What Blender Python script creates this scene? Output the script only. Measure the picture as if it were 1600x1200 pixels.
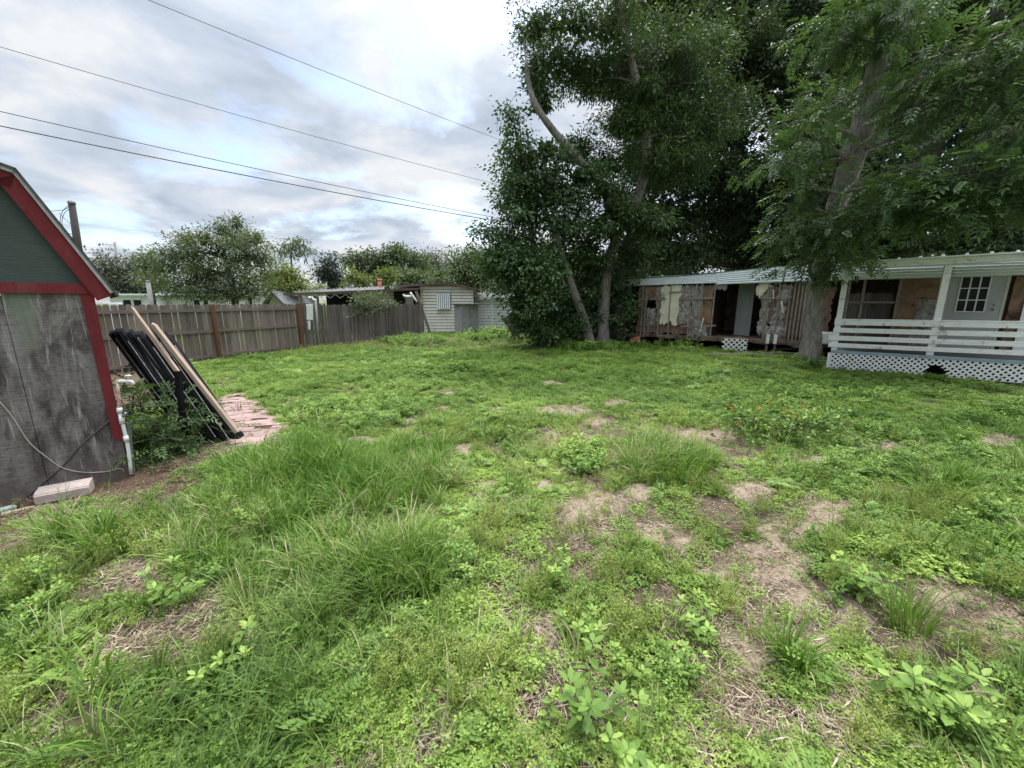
import bpy, math, random
import numpy as np
from mathutils import Vector
for o in list(bpy.data.objects): bpy.data.objects.remove(o)
scene = bpy.context.scene
COL = scene.collection
R = math.radians
rng = np.random.default_rng(11)
random.seed(5)

# ------------------------------------------------------------------ camera
CH, FPX, PITCH = 1.65, 620.0, R(11.7)
cam_d = bpy.data.cameras.new('camera'); cam = bpy.data.objects.new('camera', cam_d); COL.objects.link(cam)
cam.location = (0, 0, CH); cam.rotation_euler = (R(90) - PITCH, 0, 0)
cam_d.sensor_width = 36; cam_d.lens = FPX / 1600 * 36
cam_d.clip_start = 0.05; cam_d.clip_end = 2000
scene.camera = cam

# ------------------------------------------------------------------ world: daylight sky behind broken cloud
SUN_EL, SUN_ROT = R(58), R(25)
w = bpy.data.worlds.new('World'); scene.world = w; w.use_nodes = True
nt = w.node_tree; nt.nodes.clear()
def wn(t, **k):
    n = nt.nodes.new(t)
    for a, b in k.items(): setattr(n, a, b)
    return n
def wl(a, b): nt.links.new(a, b)
def wmath(op, a, b=None, clamp=False):
    n = wn('ShaderNodeMath', operation=op, use_clamp=clamp)
    for i, v in enumerate((a, b)):
        if v is None: continue
        if hasattr(v, 'links'): wl(v, n.inputs[i])
        else: n.inputs[i].default_value = v
    return n.outputs[0]
sky = wn('ShaderNodeTexSky', sky_type='NISHITA', sun_disc=False, sun_elevation=SUN_EL, sun_rotation=SUN_ROT)
sky.dust_density = 2.0
tc = wn('ShaderNodeTexCoord'); sep = wn('ShaderNodeSeparateXYZ'); wl(tc.outputs['Generated'], sep.inputs[0])
zc = wmath('ADD', wmath('MAXIMUM', sep.outputs[2], 0.0), 0.20)
comb = wn('ShaderNodeCombineXYZ')
wl(wmath('DIVIDE', sep.outputs[0], zc), comb.inputs[0]); wl(wmath('DIVIDE', sep.outputs[1], zc), comb.inputs[1])
def wnoise(scale, detail, rough, off, dist=0.0):
    m = wn('ShaderNodeMapping'); wl(comb.outputs[0], m.inputs[0]); m.inputs['Location'].default_value = off
    n = wn('ShaderNodeTexNoise'); wl(m.outputs[0], n.inputs['Vector'])
    n.inputs['Scale'].default_value = scale; n.inputs['Detail'].default_value = detail
    n.inputs['Roughness'].default_value = rough; n.inputs['Distortion'].default_value = dist
    return n.outputs['Fac']
def wramp(fac, stops):
    r = wn('ShaderNodeValToRGB'); wl(fac, r.inputs[0])
    e = r.color_ramp.elements
    while len(e) < len(stops): e.new(0.5)
    for el, (p, c) in zip(e, stops): el.position = p; el.color = (*c, 1)
    return r.outputs[0]
n1 = wnoise(1.6, 10, 0.60, (3.1, 1.7, 0), 0.25)
n2 = wnoise(2.3, 9, 0.56, (9.3, 4.2, 0), 0.35)
cover = wramp(n1, [(0.36, (0, 0, 0)), (0.50, (1, 1, 1))])              # holes of blue
shade = wramp(n2, [(0.32, (0.60, 0.69, 0.83)), (0.45, (0.77, 0.86, 1.0)), (0.60, (1.06, 1.09, 1.13))])
elev = wmath('MULTIPLY_ADD', sep.outputs[2], 1.0); elev.node.inputs[2].default_value = 0.0
gain = wmath('ADD', 4.6, wmath('MULTIPLY', wmath('POWER', wmath('MAXIMUM', sep.outputs[2], 0.0), 6.0), 48.0))
cl = wn('ShaderNodeVectorMath', operation='SCALE'); wl(shade, cl.inputs[0]); wl(gain, cl.inputs['Scale'])
sk = wn('ShaderNodeVectorMath', operation='SCALE'); wl(sky.outputs[0], sk.inputs[0]); sk.inputs['Scale'].default_value = 1.5
mix = wn('ShaderNodeMix', data_type='RGBA'); wl(cover, mix.inputs[0]); wl(sk.outputs[0], mix.inputs[6]); wl(cl.outputs[0], mix.inputs[7])
bg = wn('ShaderNodeBackground'); wl(mix.outputs[2], bg.inputs[0]); bg.inputs[1].default_value = 0.10
wo = wn('ShaderNodeOutputWorld'); wl(bg.outputs[0], wo.inputs[0])

sun_d = bpy.data.lights.new('sun', 'SUN'); sun = bpy.data.objects.new('sun', sun_d); COL.objects.link(sun)
sun_d.energy = 1.5; sun_d.angle = R(11); sun_d.color = (1.0, 0.96, 0.9)
sd = Vector((math.sin(SUN_ROT) * math.cos(SUN_EL), math.cos(SUN_ROT) * math.cos(SUN_EL), math.sin(SUN_EL)))
sun.rotation_euler = sd.to_track_quat('Z', 'Y').to_euler()
scene.view_settings.view_transform = 'Standard'; scene.view_settings.look = 'None'
scene.view_settings.exposure = 0.84; scene.view_settings.gamma = 1.0
scene.render.engine = 'CYCLES'
scene.cycles.max_bounces = 5; scene.cycles.diffuse_bounces = 3; scene.cycles.glossy_bounces = 2; scene.cycles.transmission_bounces = 3

# ------------------------------------------------------------------ pixel <-> world (photo pixels 1600x1200)
cp, sp = math.cos(PITCH), math.sin(PITCH)
def ray(u, v):
    x = (u - 800) / FPX; y = (v - 600) / FPX
    return np.array((x, cp - y * sp, -sp - y * cp))
def gp(u, v, z=0.0):
    d = ray(u, v); t = (z - CH) / d[2]; return np.array((0, 0, CH)) + d * t
def at(u, v, Y):
    d = ray(u, v); return np.array((0, 0, CH)) + d * (Y / d[1])
def proj(P):
    P = np.asarray(P, float); X, Y, Z = P[..., 0], P[..., 1], P[..., 2] - CH
    zc_ = np.maximum(Y * cp - Z * sp, 0.05); yc = -(Y * sp + Z * cp)
    return 800 + FPX * X / zc_, 600 + FPX * yc / zc_
class Plane:                       # a vertical plane: point p, direction along it d; depth runs away from the camera
    def __init__(self, p, d):
        self.p = np.array((p[0], p[1], 0.0)); d = np.array((d[0], d[1], 0.0)); self.d = d / np.linalg.norm(d)
        self.n = np.array((-self.d[1], self.d[0], 0.0))
        if self.n @ self.p < 0: self.n = -self.n
    def hit(self, u, v, off=0.0):
        r = ray(u, v); o = np.array((0, 0, CH)); q = self.p + self.n * off
        t = ((q - o) @ self.n) / (r @ self.n); P = o + r * t
        return (P - self.p) @ self.d, P[2]
    def w(self, s, z, dep=0.0): 
        P = self.p + self.d * s + self.n * dep; return np.array((P[0], P[1], z))

# ------------------------------------------------------------------ value noise in numpy
_perm = rng.random((64, 64))
def vnoise(x, y):
    xi = np.floor(x).astype(int); yi = np.floor(y).astype(int); fx = x - xi; fy = y - yi
    fx = fx * fx * (3 - 2 * fx); fy = fy * fy * (3 - 2 * fy)
    a = _perm[xi % 64, yi % 64]; b = _perm[(xi + 1) % 64, yi % 64]; c = _perm[xi % 64, (yi + 1) % 64]; d = _perm[(xi + 1) % 64, (yi + 1) % 64]
    return (a * (1 - fx) + b * fx) * (1 - fy) + (c * (1 - fx) + d * fx) * fy
def fbm(x, y, o=4):
    s = 0; a = 0.5; t = 0
    for i in range(o):
        s = s + a * vnoise(x * 2**i + 7.3 * i, y * 2**i + 3.1 * i); t += a; a *= 0.5
    return s / t
def gz(x, y):
    x = np.asarray(x, float); y = np.asarray(y, float)
    amp = np.clip(1.0 - (np.hypot(x, y) - 14) / 10, 0, 1)
    return (0.11 * (fbm(x * 0.7 + 20, y * 0.7 + 20, 3) - 0.5) + 0.035 * (fbm(x * 4 + 9, y * 4 + 5, 3) - 0.5)) * amp

# ------------------------------------------------------------------ object helpers
WLOC = {}
def tag(o, label, cat, group=None, kind=None):
    if label: o['label'] = label
    if cat: o['category'] = cat
    if group: o['group'] = group
    if kind: o['kind'] = kind
    return o
def thing(name, label, cat, loc, group=None):
    o = bpy.data.objects.new(name, None); COL.objects.link(o); o.empty_display_size = 0.2
    o.location = [float(c) for c in loc]; WLOC[o.name] = np.array(loc, float)
    return tag(o, label, cat, group)
def link(me, name, m, parent=None, smooth=False):
    if m: me.materials.append(m)
    if smooth: me.polygons.foreach_set('use_smooth', [True] * len(me.polygons))
    o = bpy.data.objects.new(name, me); COL.objects.link(o)
    if parent is not None:
        o.parent = parent; WLOC[o.name] = WLOC[parent.name]
    return o
def npmesh(name, V, F, m, parent=None, smooth=False, tint=None, loc=None, hidden=False):
    V = np.asarray(V, float); F = np.asarray(F)
    base = WLOC[parent.name] if parent is not None else (np.array(loc, float) if loc is not None else np.zeros(3))
    V = V - base
    me = bpy.data.meshes.new(name); k = F.shape[1]
    me.vertices.add(len(V)); me.vertices.foreach_set('co', V.astype(np.float32).ravel())
    me.loops.add(F.size); me.loops.foreach_set('vertex_index', F.astype(np.int32).ravel())
    me.polygons.add(len(F)); me.polygons.foreach_set('loop_start', np.arange(0, F.size, k, dtype=np.int32))
    me.update(calc_edges=True)
    if tint is not None:
        a = me.attributes.new('tint', 'FLOAT', 'POINT'); a.data.foreach_set('value', np.asarray(tint, np.float32))
    if smooth: me.polygons.foreach_set('use_smooth', [True] * len(me.polygons))
    if hidden:
        if m: me.materials.append(m)
        return bpy.data.objects.new(name, me)
    o = link(me, name, m, parent)
    if loc is not None: o.location = [float(c) for c in loc]; WLOC[o.name] = np.array(loc, float)
    return o
class MB:
    def __init__(self): self.v = []; self.f = []
    def add(self, vs, fs):
        n = len(self.v); self.v += [np.asarray(v, float) for v in vs]; self.f += [[i + n for i in f] for f in fs]; return self
    def hexa(self, c): return self.add(c, [(0, 3, 2, 1), (4, 5, 6, 7), (0, 1, 5, 4), (1, 2, 6, 5), (2, 3, 7, 6), (3, 0, 4, 7)])
    def box(self, x0, x1, y0, y1, z0, z1):
        return self.hexa([(x0, y0, z0), (x1, y0, z0), (x1, y1, z0), (x0, y1, z0), (x0, y0, z1), (x1, y0, z1), (x1, y1, z1), (x0, y1, z1)])
    def pbox(self, P, s0, s1, z0, z1, d0, d1):
        return self.hexa([P.w(s0, z0, d0), P.w(s1, z0, d0), P.w(s1, z0, d1), P.w(s0, z0, d1), P.w(s0, z1, d0), P.w(s1, z1, d0), P.w(s1, z1, d1), P.w(s0, z1, d1)])
    def pquad(self, P, q, d0, d1):       # q: four (s,z) corners, counterclockwise
        return self.hexa([P.w(*q[0], d0), P.w(*q[1], d0), P.w(*q[1], d1), P.w(*q[0], d1), P.w(*q[3], d0), P.w(*q[2], d0), P.w(*q[2], d1), P.w(*q[3], d1)])
    def beam(self, a, b, w, h, up=(0, 0, 1), w2=None, h2=None):
        a = np.asarray(a, float); b = np.asarray(b, float); d = b - a; d /= np.linalg.norm(d)
        s = np.cross(d, up); s /= np.linalg.norm(s); u = np.cross(s, d)
        w2 = w if w2 is None else w2; h2 = h if h2 is None else h2
        c = []
        for p, ww, hh in ((a, w, h), (b, w2, h2)):
            c.append([p - s * ww / 2 - u * hh / 2, p + s * ww / 2 - u * hh / 2, p + s * ww / 2 + u * hh / 2, p - s * ww / 2 + u * hh / 2])
        return self.hexa(c[0] + c[1])
    def tube(self, pts, radii, n=8, jit=0.0):
        pts = [np.asarray(p, float) for p in pts]; m = len(pts)
        if not hasattr(radii, '__len__'): radii = [radii] * m
        base = len(self.v); ref = np.array((0.31, 0.17, 0.93)) 
        for i, p in enumerate(pts):
            d = pts[min(i + 1, m - 1)] - pts[max(i - 1, 0)]; d = d / (np.linalg.norm(d) + 1e-9)
            rr = ref if abs(d @ ref) < 0.95 else np.array((1.0, 0, 0))
            s = np.cross(d, rr); s /= np.linalg.norm(s); u = np.cross(d, s)
            for k in range(n):
                a = 2 * math.pi * k / n; r = radii[i] * (1 + (random.uniform(-jit, jit) if jit else 0))
                self.v.append(p + (s * math.cos(a) + u * math.sin(a)) * r)
        for i in range(m - 1):
            for k in range(n):
                a = base + i * n + k; b = base + i * n + (k + 1) % n; self.f.append([a, b, b + n, a + n])
        self.f.append([base + k for k in range(n)][::-1]); self.f.append([base + (m - 1) * n + k for k in range(n)])
        return self
    def build(self, name, m, parent=None, smooth=False, loc=None, bevel=0.0):
        base = WLOC[parent.name] if parent is not None else (np.array(loc, float) if loc is not None else np.zeros(3))
        me = bpy.data.meshes.new(name); me.from_pydata([tuple(map(float, v - base)) for v in self.v], [], self.f); me.update()
        o = link(me, name, m, parent, smooth)
        if loc is not None: o.location = [float(c) for c in loc]; WLOC[o.name] = np.array(loc, float)
        if bevel:
            b = o.modifiers.new('bevel', 'BEVEL'); b.width = bevel; b.segments = 2; b.limit_method = 'ANGLE'
        return o
def smooth_path(pts, n=6):
    pts = [np.asarray(p, float) for p in pts]; out = []
    P = [2 * pts[0] - pts[1]] + pts + [2 * pts[-1] - pts[-2]]
    for i in range(1, len(P) - 2):
        for k in range(n):
            t = k / n; a, b, c, d = P[i - 1], P[i], P[i + 1], P[i + 2]
            out.append(0.5 * (2 * b + (c - a) * t + (2 * a - 5 * b + 4 * c - d) * t * t + (3 * b - a - 3 * c + d) * t**3))
    out.append(pts[-1]); return out
def lerp_list(vals, n):
    out = []
    for i in range(len(vals) - 1):
        for k in range(n): out.append(vals[i] + (vals[i + 1] - vals[i]) * k / n)
    return out + [vals[-1]]

# ------------------------------------------------------------------ materials
def new_mat(name):
    m = bpy.data.materials.new(name); m.use_nodes = True; t = m.node_tree; t.nodes.clear()
    out = t.nodes.new('ShaderNodeOutputMaterial'); b = t.nodes.new('ShaderNodeBsdfPrincipled')
    t.links.new(b.outputs[0], out.inputs[0]); return m, t, b, out
def mapped(t, scale=(1, 1, 1), rot=(0, 0, 0), space='Object'):
    c = t.nodes.new('ShaderNodeTexCoord'); m = t.nodes.new('ShaderNodeMapping')
    m.inputs['Scale'].default_value = scale; m.inputs['Rotation'].default_value = rot
    t.links.new(c.outputs[space], m.inputs[0]); return m.outputs[0]
def noise(t, vec, scale, detail=5, rough=0.6, dist=0.0):
    n = t.nodes.new('ShaderNodeTexNoise'); t.links.new(vec, n.inputs['Vector'])
    n.inputs['Scale'].default_value = scale; n.inputs['Detail'].default_value = detail; n.inputs['Roughness'].default_value = rough
    n.inputs['Distortion'].default_value = dist; return n.outputs['Fac']
def ramp(t, fac, stops, interp='LINEAR'):
    r = t.nodes.new('ShaderNodeValToRGB'); t.links.new(fac, r.inputs[0]); e = r.color_ramp.elements; r.color_ramp.interpolation = interp
    while len(e) < len(stops): e.new(0.5)
    for el, (p, c) in zip(e, stops):
        el.position = p; el.color = (c, c, c, 1) if not hasattr(c, '__len__') else (*c, 1)
    return r.outputs[0]
def mixc(t, fac, a, b, mode='MIX'):
    n = t.nodes.new('ShaderNodeMix'); n.data_type = 'RGBA'; n.blend_type = mode
    for s, v in ((0, fac), (6, a), (7, b)):
        if hasattr(v, 'links'): t.links.new(v, n.inputs[s])
        else: n.inputs[s].default_value = v if s == 0 else (*v, 1)
    return n.outputs[2]
def bump(t, b, h, strength=0.4, dist=0.02):
    n = t.nodes.new('ShaderNodeBump'); n.inputs['Strength'].default_value = strength; n.inputs['Distance'].default_value = dist
    t.links.new(h, n.inputs['Height']); t.links.new(n.outputs[0], b.inputs['Normal'])
def simple(name, c1, c2, scale=6, rough=0.7, stretch=(1, 1, 1), bmp=0.2, metal=0.0, dirt=None, rot=(0, 0, 0)):
    m, t, b, o = new_mat(name); v = mapped(t, stretch, rot)
    n = noise(t, v, scale, 7, 0.65, 0.3); c = ramp(t, n, [(0.32, c1), (0.68, c2)])
    if dirt:
        n2 = noise(t, mapped(t), dirt[1], 6, 0.7); c = mixc(t, ramp(t, n2, [(dirt[2], 0.0), (dirt[2] + 0.12, 1.0)]), c, dirt[0])
    t.links.new(c, b.inputs['Base Color']); b.inputs['Roughness'].default_value = rough; b.inputs['Metallic'].default_value = metal
    b.inputs['Specular IOR Level'].default_value = 0.25
    if bmp: bump(t, b, n, bmp)
    return m
def leaf_mat(name, dark, mid, light, trans=0.35, rough=0.5, spec=0.3, dry=None):
    m, t, b, o = new_mat(name)
    a = t.nodes.new('ShaderNodeAttribute'); a.attribute_name = 'tint'; oi = t.nodes.new('ShaderNodeObjectInfo')
    ad = t.nodes.new('ShaderNodeMath'); ad.operation = 'MULTIPLY_ADD'; t.links.new(oi.outputs['Random'], ad.inputs[0]); ad.inputs[1].default_value = 0.35
    sb = t.nodes.new('ShaderNodeMath'); sb.operation = 'SUBTRACT'; t.links.new(a.outputs['Fac'], sb.inputs[0]); sb.inputs[1].default_value = 0.17
    pt = t.nodes.new('ShaderNodeAttribute'); pt.attribute_type = 'INSTANCER'; pt.attribute_name = 'patch'      # healthier and drier patches of the yard
    s2 = t.nodes.new('ShaderNodeMath'); s2.operation = 'ADD'; t.links.new(sb.outputs[0], s2.inputs[0]); t.links.new(pt.outputs['Fac'], s2.inputs[1])
    t.links.new(s2.outputs[0], ad.inputs[2])
    c = ramp(t, ad.outputs[0], [(0.0, dark), (0.5, mid), (1.0, light)] if dry is None else [(0.0, dark), (0.45, mid), (0.86, light), (0.97, dry)])
    t.links.new(c, b.inputs['Base Color']); b.inputs['Roughness'].default_value = rough; b.inputs['Specular IOR Level'].default_value = spec
    tr = t.nodes.new('ShaderNodeBsdfTranslucent'); tc_ = mixc(t, 0.5, c, (mid[0] * 1.5, mid[1] * 1.5, mid[2] * 0.6)); t.links.new(tc_, tr.inputs[0])
    mx = t.nodes.new('ShaderNodeMixShader'); mx.inputs[0].default_value = trans
    t.links.new(b.outputs[0], mx.inputs[1]); t.links.new(tr.outputs[0], mx.inputs[2]); t.links.new(mx.outputs[0], o.inputs[0])
    return m
def bark_mat(name, c1, c2, moss=(0.06, 0.09, 0.04)):
    m, t, b, o = new_mat(name)
    v = mapped(t, (7, 7, 1.3)); n = noise(t, v, 3.0, 9, 0.7, 0.6); c = ramp(t, n, [(0.3, c1), (0.5, [0.5 * (x + y) for x, y in zip(c1, c2)]), (0.7, c2)])
    n2 = noise(t, mapped(t), 1.6, 6, 0.65); c = mixc(t, ramp(t, n2, [(0.55, 0.0), (0.75, 0.7)]), c, moss)
    t.links.new(c, b.inputs['Base Color']); b.inputs['Roughness'].default_value = 0.9; b.inputs['Specular IOR Level'].default_value = 0.1; bump(t, b, n, 0.9, 0.03)
    return m
def wood_mat(name, c1, c2, c3, grain=(14, 14, 0.7), rot=(0, 0, 0), streak=None):
    m, t, b, o = new_mat(name)
    n = noise(t, mapped(t, grain, rot), 2.5, 9, 0.7, 0.8); c = ramp(t, n, [(0.25, c1), (0.5, c2), (0.75, c3)])
    n2 = noise(t, mapped(t, (1, 1, 0.5), rot), 2.2, 7, 0.65, 0.5)
    c = mixc(t, ramp(t, n2, [(0.35, 0.55), (0.6, 0.0)]), c, [x * 0.45 for x in c1])
    if streak: 
        n3 = noise(t, mapped(t, (3, 3, 0.35)), 2.0, 6, 0.6, 1.0); c = mixc(t, ramp(t, n3, [(0.60, 0.0), (0.74, streak[1])]), c, streak[0])
    g = t.nodes.new('ShaderNodeNewGeometry')      # each loose board its own tone
    c = mixc(t, 0.5, c, ramp(t, g.outputs['Random Per Island'], [(0.0, [x * 0.5 for x in c2]), (1.0, [min(1, x * 1.6) for x in c2])]))
    t.links.new(c, b.inputs['Base Color']); b.inputs['Roughness'].default_value = 0.85; b.inputs['Specular IOR Level'].default_value = 0.15; bump(t, b, n, 0.5, 0.01)
    return m
# ------------------------------------------------------------------ where the ground is bare, mulchy, tall (outlines read off the yard)
BARE = [(1010,700,40,10),(760,760,30,14),(1380,700,50,14),(1270,720,40,12),(500,660,20,8),(1480,850,40,14),(1150,1000,60,30),(1060,960,40,26),(930,800,75,45),(1015,832,70,28),(1210,880,100,60),(1290,805,70,34),(1180,765,60,26),(1240,830,90,26),(1170,1040,45,60),(1350,1070,75,36),(1480,930,70,50),(1560,985,80,50),
        (565,690,45,14),(725,703,26,14),(880,642,70,16),(962,630,40,10),(862,690,22,20),(960,722,30,14),(1100,682,70,16),(1560,690,60,22),(1290,1010,40,30),(690,640,30,10),(1030,700,40,12),(860,600,30,8),(1000,770,40,20),(1120,905,45,26),(1330,960,35,25),(700,615,25,7),(1075,850,40,20),
        (850,760,35,18),(1400,820,40,16),(1250,940,50,30),(1440,1010,50,30),(930,660,30,9),(780,640,30,8),(1190,1120,40,30),(1530,1080,60,30),(640,660,25,8)]
MULCH = [(100,778,120,36),(440,715,40,10),(1440,900,50,20),(1320,1100,60,40),(905,880,50,60),(860,1010,35,55),(830,1100,28,50),(1200,1120,60,70),(70,870,70,20),(200,890,70,24),(90,815,130,30),(225,745,130,40),(330,705,90,30),(20,850,60,30),(590,1180,40,25),(1110,1090,40,80),
         (330,950,50,24),(560,960,30,30),(1490,900,60,26),(930,840,50,24),(760,980,30,24),(960,1110,60,50),(180,1010,60,16),(1550,1040,60,30),(1280,1130,60,40),(1180,950,40,40),(690,1120,30,30),(300,1150,50,20),(400,1010,40,20)]
TALL = [(500,765,200,75),(640,745,100,65),(600,905,100,60),(420,800,110,60),(1040,722,98,34),(520,880,90,50),(320,880,60,35),(130,845,70,18),(1480,760,60,12),(935,545,100,10)]
SPARSE = [(1120,850,380,110),(1010,690,300,40),(720,690,120,30),(1180,920,330,170),(950,900,200,150),(1500,1000,200,130),(150,900,200,70),(880,1050,140,150),(1000,720,260,60),(260,1000,160,60)]
PEPPER = [(720,1050,120,70),(250,1000,60,40),(80,1120,110,50),(960,900,50,40),(1020,940,60,60),(640,1120,70,60),(1130,930,60,50),(1010,1010,40,70),(1230,960,40,20),(1440,800,100,30),(930,780,30,30),(880,830,40,30),(1340,1150,90,40),(1240,830,40,20),(540,740,40,20),
          (610,535,110,14),(480,548,70,12),(1150,1100,60,60),(780,840,50,40)]
BROAD = [(1330,900,75,60),(1500,820,90,34),(1560,930,60,60),(1440,720,120,40),(1330,740,60,30),(900,720,50,24),(800,690,70,24),(860,870,50,40),(1060,850,40,30),(940,960,40,30),(1060,1040,50,50),(1470,1130,120,60),(560,650,120,30),(420,640,40,20),(740,570,160,18),(600,600,120,24),
         (1380,610,200,22),(1530,650,90,24),(1150,575,150,18),(1040,590,120,18),(300,920,70,30),(80,960,120,50),(1110,800,50,20),(960,1060,60,30),(700,900,60,40),(1150,640,40,20),(1290,680,120,30),(780,530,40,14),(700,528,40,10),(1090,560,60,14)]
def emask(L, u, v, x, y, jit=0.55):
    k = .76 if L is BARE else 1.0
    n = ((fbm(x * 2.2 + 31, y * 2.2 + 17, 3) - 0.5) * 1.6 + (fbm(x * 7 + 11, y * 7 + 57, 3) - 0.5) * 1.3) * jit; m = np.full(np.shape(u), -1.0)
    for a, b, c, d in L: m = np.maximum(m, 1 - ((u - a) / (c * k))**2 - ((v - b) / (d * k))**2)
    return np.clip((m + n) * 1.6, 0, 1)

# ------------------------------------------------------------------ ground
gx = np.concatenate([np.linspace(-400, -40, 10), np.linspace(-36, -9, 20), np.arange(-8, 9.01, 0.075), np.linspace(10, 36, 20), np.linspace(40, 400, 10)])
gy = np.concatenate([np.linspace(-60, -2, 8), np.linspace(-1, 0.6, 6), np.arange(0.7, 8, 0.06), np.arange(8, 20, 0.14), np.linspace(20.3, 40, 24), np.linspace(50, 700, 14)])
GX, GY = np.meshgrid(gx, gy); GZ = gz(GX, GY); nx, ny = len(gx), len(gy)
V = np.stack([GX.ravel(), GY.ravel(), GZ.ravel()], 1); ii = np.arange(nx * ny).reshape(ny, nx)
F = np.stack([ii[:-1, :-1], ii[:-1, 1:], ii[1:, 1:], ii[1:, :-1]], -1).reshape(-1, 4)
gu, gv = proj(V); front = V[:, 1] > 0.5
mb_ = np.where(front, emask(BARE, gu, gv, V[:, 0], V[:, 1]), 0); mm_ = np.where(front, emask(MULCH, gu, gv, V[:, 0], V[:, 1]), 0)
far_ = np.maximum(np.clip((np.hypot(V[:, 0], V[:, 1]) - 19) / 4, 0, 1), np.clip((np.abs(V[:, 0]) - 1.36 * np.maximum(V[:, 1], 0) - 1.2) / 2, 0, .8))
V[:, 2] += 0.015 * mb_ - 0.015 * mm_
m, t, b, o = new_mat('ground_soil')
def attr(t, n): a = t.nodes.new('ShaderNodeAttribute'); a.attribute_name = n; return a.outputs['Fac']
v0 = mapped(t); nA = noise(t, v0, 2.3, 9, 0.7, 0.4); nB = noise(t, v0, 26, 8, 0.75, 1.2); nC = noise(t, v0, 90, 4, 0.7); nS = noise(t, mapped(t, (18, 130, 20), (0, 0, 0.6)), 1.0, 5, 0.7, 1.5)
sand = ramp(t, nB, [(0.25, (0.16, 0.12, 0.082)), (0.5, (0.30, 0.235, 0.165)), (0.75, (0.41, 0.335, 0.245))])
mulch = ramp(t, nS, [(0.30, (0.03, 0.019, 0.014)), (0.5, (0.095, 0.058, 0.042)), (0.70, (0.21, 0.145, 0.10))])
soil = ramp(t, nB, [(0.25, (0.05, 0.04, 0.027)), (0.55, (0.13, 0.10, 0.066)), (0.8, (0.23, 0.18, 0.12))])
c = mixc(t, attr(t, 'sand'), soil, sand); c = mixc(t, attr(t, 'mulch'), c, mulch)
c = mixc(t, ramp(t, nC, [(0.30, 0.45), (0.5, 0.0)]), c, (0.05, 0.035, 0.022))
lawn = ramp(t, nA, [(0.3, (0.06, 0.10, 0.03)), (0.6, (0.11, 0.15, 0.045)), (0.8, (0.18, 0.16, 0.08))]); c = mixc(t, attr(t, 'lawn'), c, lawn)
t.links.new(c, b.inputs['Base Color']); b.inputs['Roughness'].default_value = 0.95; b.inputs['Specular IOR Level'].default_value = 0.1; bump(t, b, nB, 0.8, 0.02)
go = npmesh('ground', V, F, m, smooth=True); tag(go, 'sandy soil yard with patches of mulch and dry litter', 'ground', kind='structure')
for nme, val in (('sand', mb_), ('mulch', mm_), ('lawn', far_)):
    a = go.data.attributes.new(nme, 'FLOAT', 'POINT'); a.data.foreach_set('value', val.astype(np.float32))

# ------------------------------------------------------------------ shared materials
M_ply = wood_mat('weathered_plywood', (0.055, 0.048, 0.047), (0.14, 0.12, 0.117), (0.25, 0.225, 0.215), grain=(16, 16, 0.9), streak=((0.40, 0.38, 0.36), 0.55))
M_plyg = wood_mat('green_stained_plywood', (0.06, 0.07, 0.055), (0.13, 0.155, 0.12), (0.22, 0.24, 0.19), grain=(16, 16, 0.9), streak=((0.36, 0.36, 0.33), 0.5))
def plywood(name):      # bare weathered plywood: dark blotches, pale run-down streaks, fine cross grain
    m, t, b, o = new_mat(name); base = ramp(t, noise(t, mapped(t, (4, 4, .8)), 2.2, 9, .72, 1.0), [(.36, (.085, .070, .064)), (.5, (.165, .142, .132)), (.64, (.27, .24, .225))])
    fine = noise(t, mapped(t, (6, 6, 90)), 1.6, 6, .7, .4); c = mixc(t, .45, base, ramp(t, fine, [(.38, (.05, .043, .04)), (.62, (.31, .28, .265))]))
    bl = noise(t, mapped(t, (1.6, 1.6, .8)), 2.4, 8, .68, 1.4); c = mixc(t, ramp(t, bl, [(.40, .8), (.53, 0.0)]), c, (.045, .037, .034))
    st = noise(t, mapped(t, (5, 5, .5)), 2.6, 8, .7, 1.6); c = mixc(t, ramp(t, st, [(.56, 0.0), (.68, .75)]), c, (.43, .40, .38))
    sx = t.nodes.new('ShaderNodeSeparateXYZ'); t.links.new(mapped(t), sx.inputs[0]); a = t.nodes.new('ShaderNodeMath'); a.operation = 'ADD'; t.links.new(sx.outputs[2], a.inputs[0]); t.links.new(noise(t, mapped(t, (3, 3, 1)), 4, 6, .7), a.inputs[1])
    c = mixc(t, ramp(t, a.outputs[0], [(.55, .55), (.85, 0.0)]), c, (.15, .12, .10))
    t.links.new(c, b.inputs['Base Color']); b.inputs['Roughness'].default_value = .9; b.inputs['Specular IOR Level'].default_value = .1; bump(t, b, fine, .35, .01); return m
M_plyf = plywood('stained_plywood_front')
M_gable = wood_mat('green_gable_paint', (0.038, 0.050, 0.044), (0.064, 0.080, 0.070), (0.10, 0.118, 0.105), grain=(3, 3, 24), streak=((0.10, 0.12, 0.11), 0.4))
M_red = wood_mat('red_trim_paint', (0.075, 0.014, 0.016), (0.155, 0.026, 0.029), (0.215, 0.055, 0.055), grain=(9, 9, 3), streak=((0.20, 0.12, 0.11), 0.5))
M_shingle = simple('shed_shingle', (0.04, 0.045, 0.045), (0.10, 0.105, 0.10), 30, 0.9)
M_drip = simple('white_drip_edge', (0.34, 0.34, 0.33), (0.50, 0.50, 0.48), 12, 0.5)
M_dark = simple('dark_void', (0.012, 0.011, 0.010), (0.03, 0.026, 0.022), 4, 0.9)  # near-black: painted shade on sheets in openings, and the bottle cap
M_white = simple('white_plastic', (0.60, 0.58, 0.52), (0.74, 0.78, 0.75), 9, 0.45, bmp=0.05, dirt=((0.35, 0.30, 0.24), 7, 0.66))
M_pvc_red = simple('pvc_red_overspray', (0.45, 0.20, 0.17), (0.66, 0.56, 0.50), 20, 0.5, dirt=((0.25, 0.05, 0.05), 16, 0.55))
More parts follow.
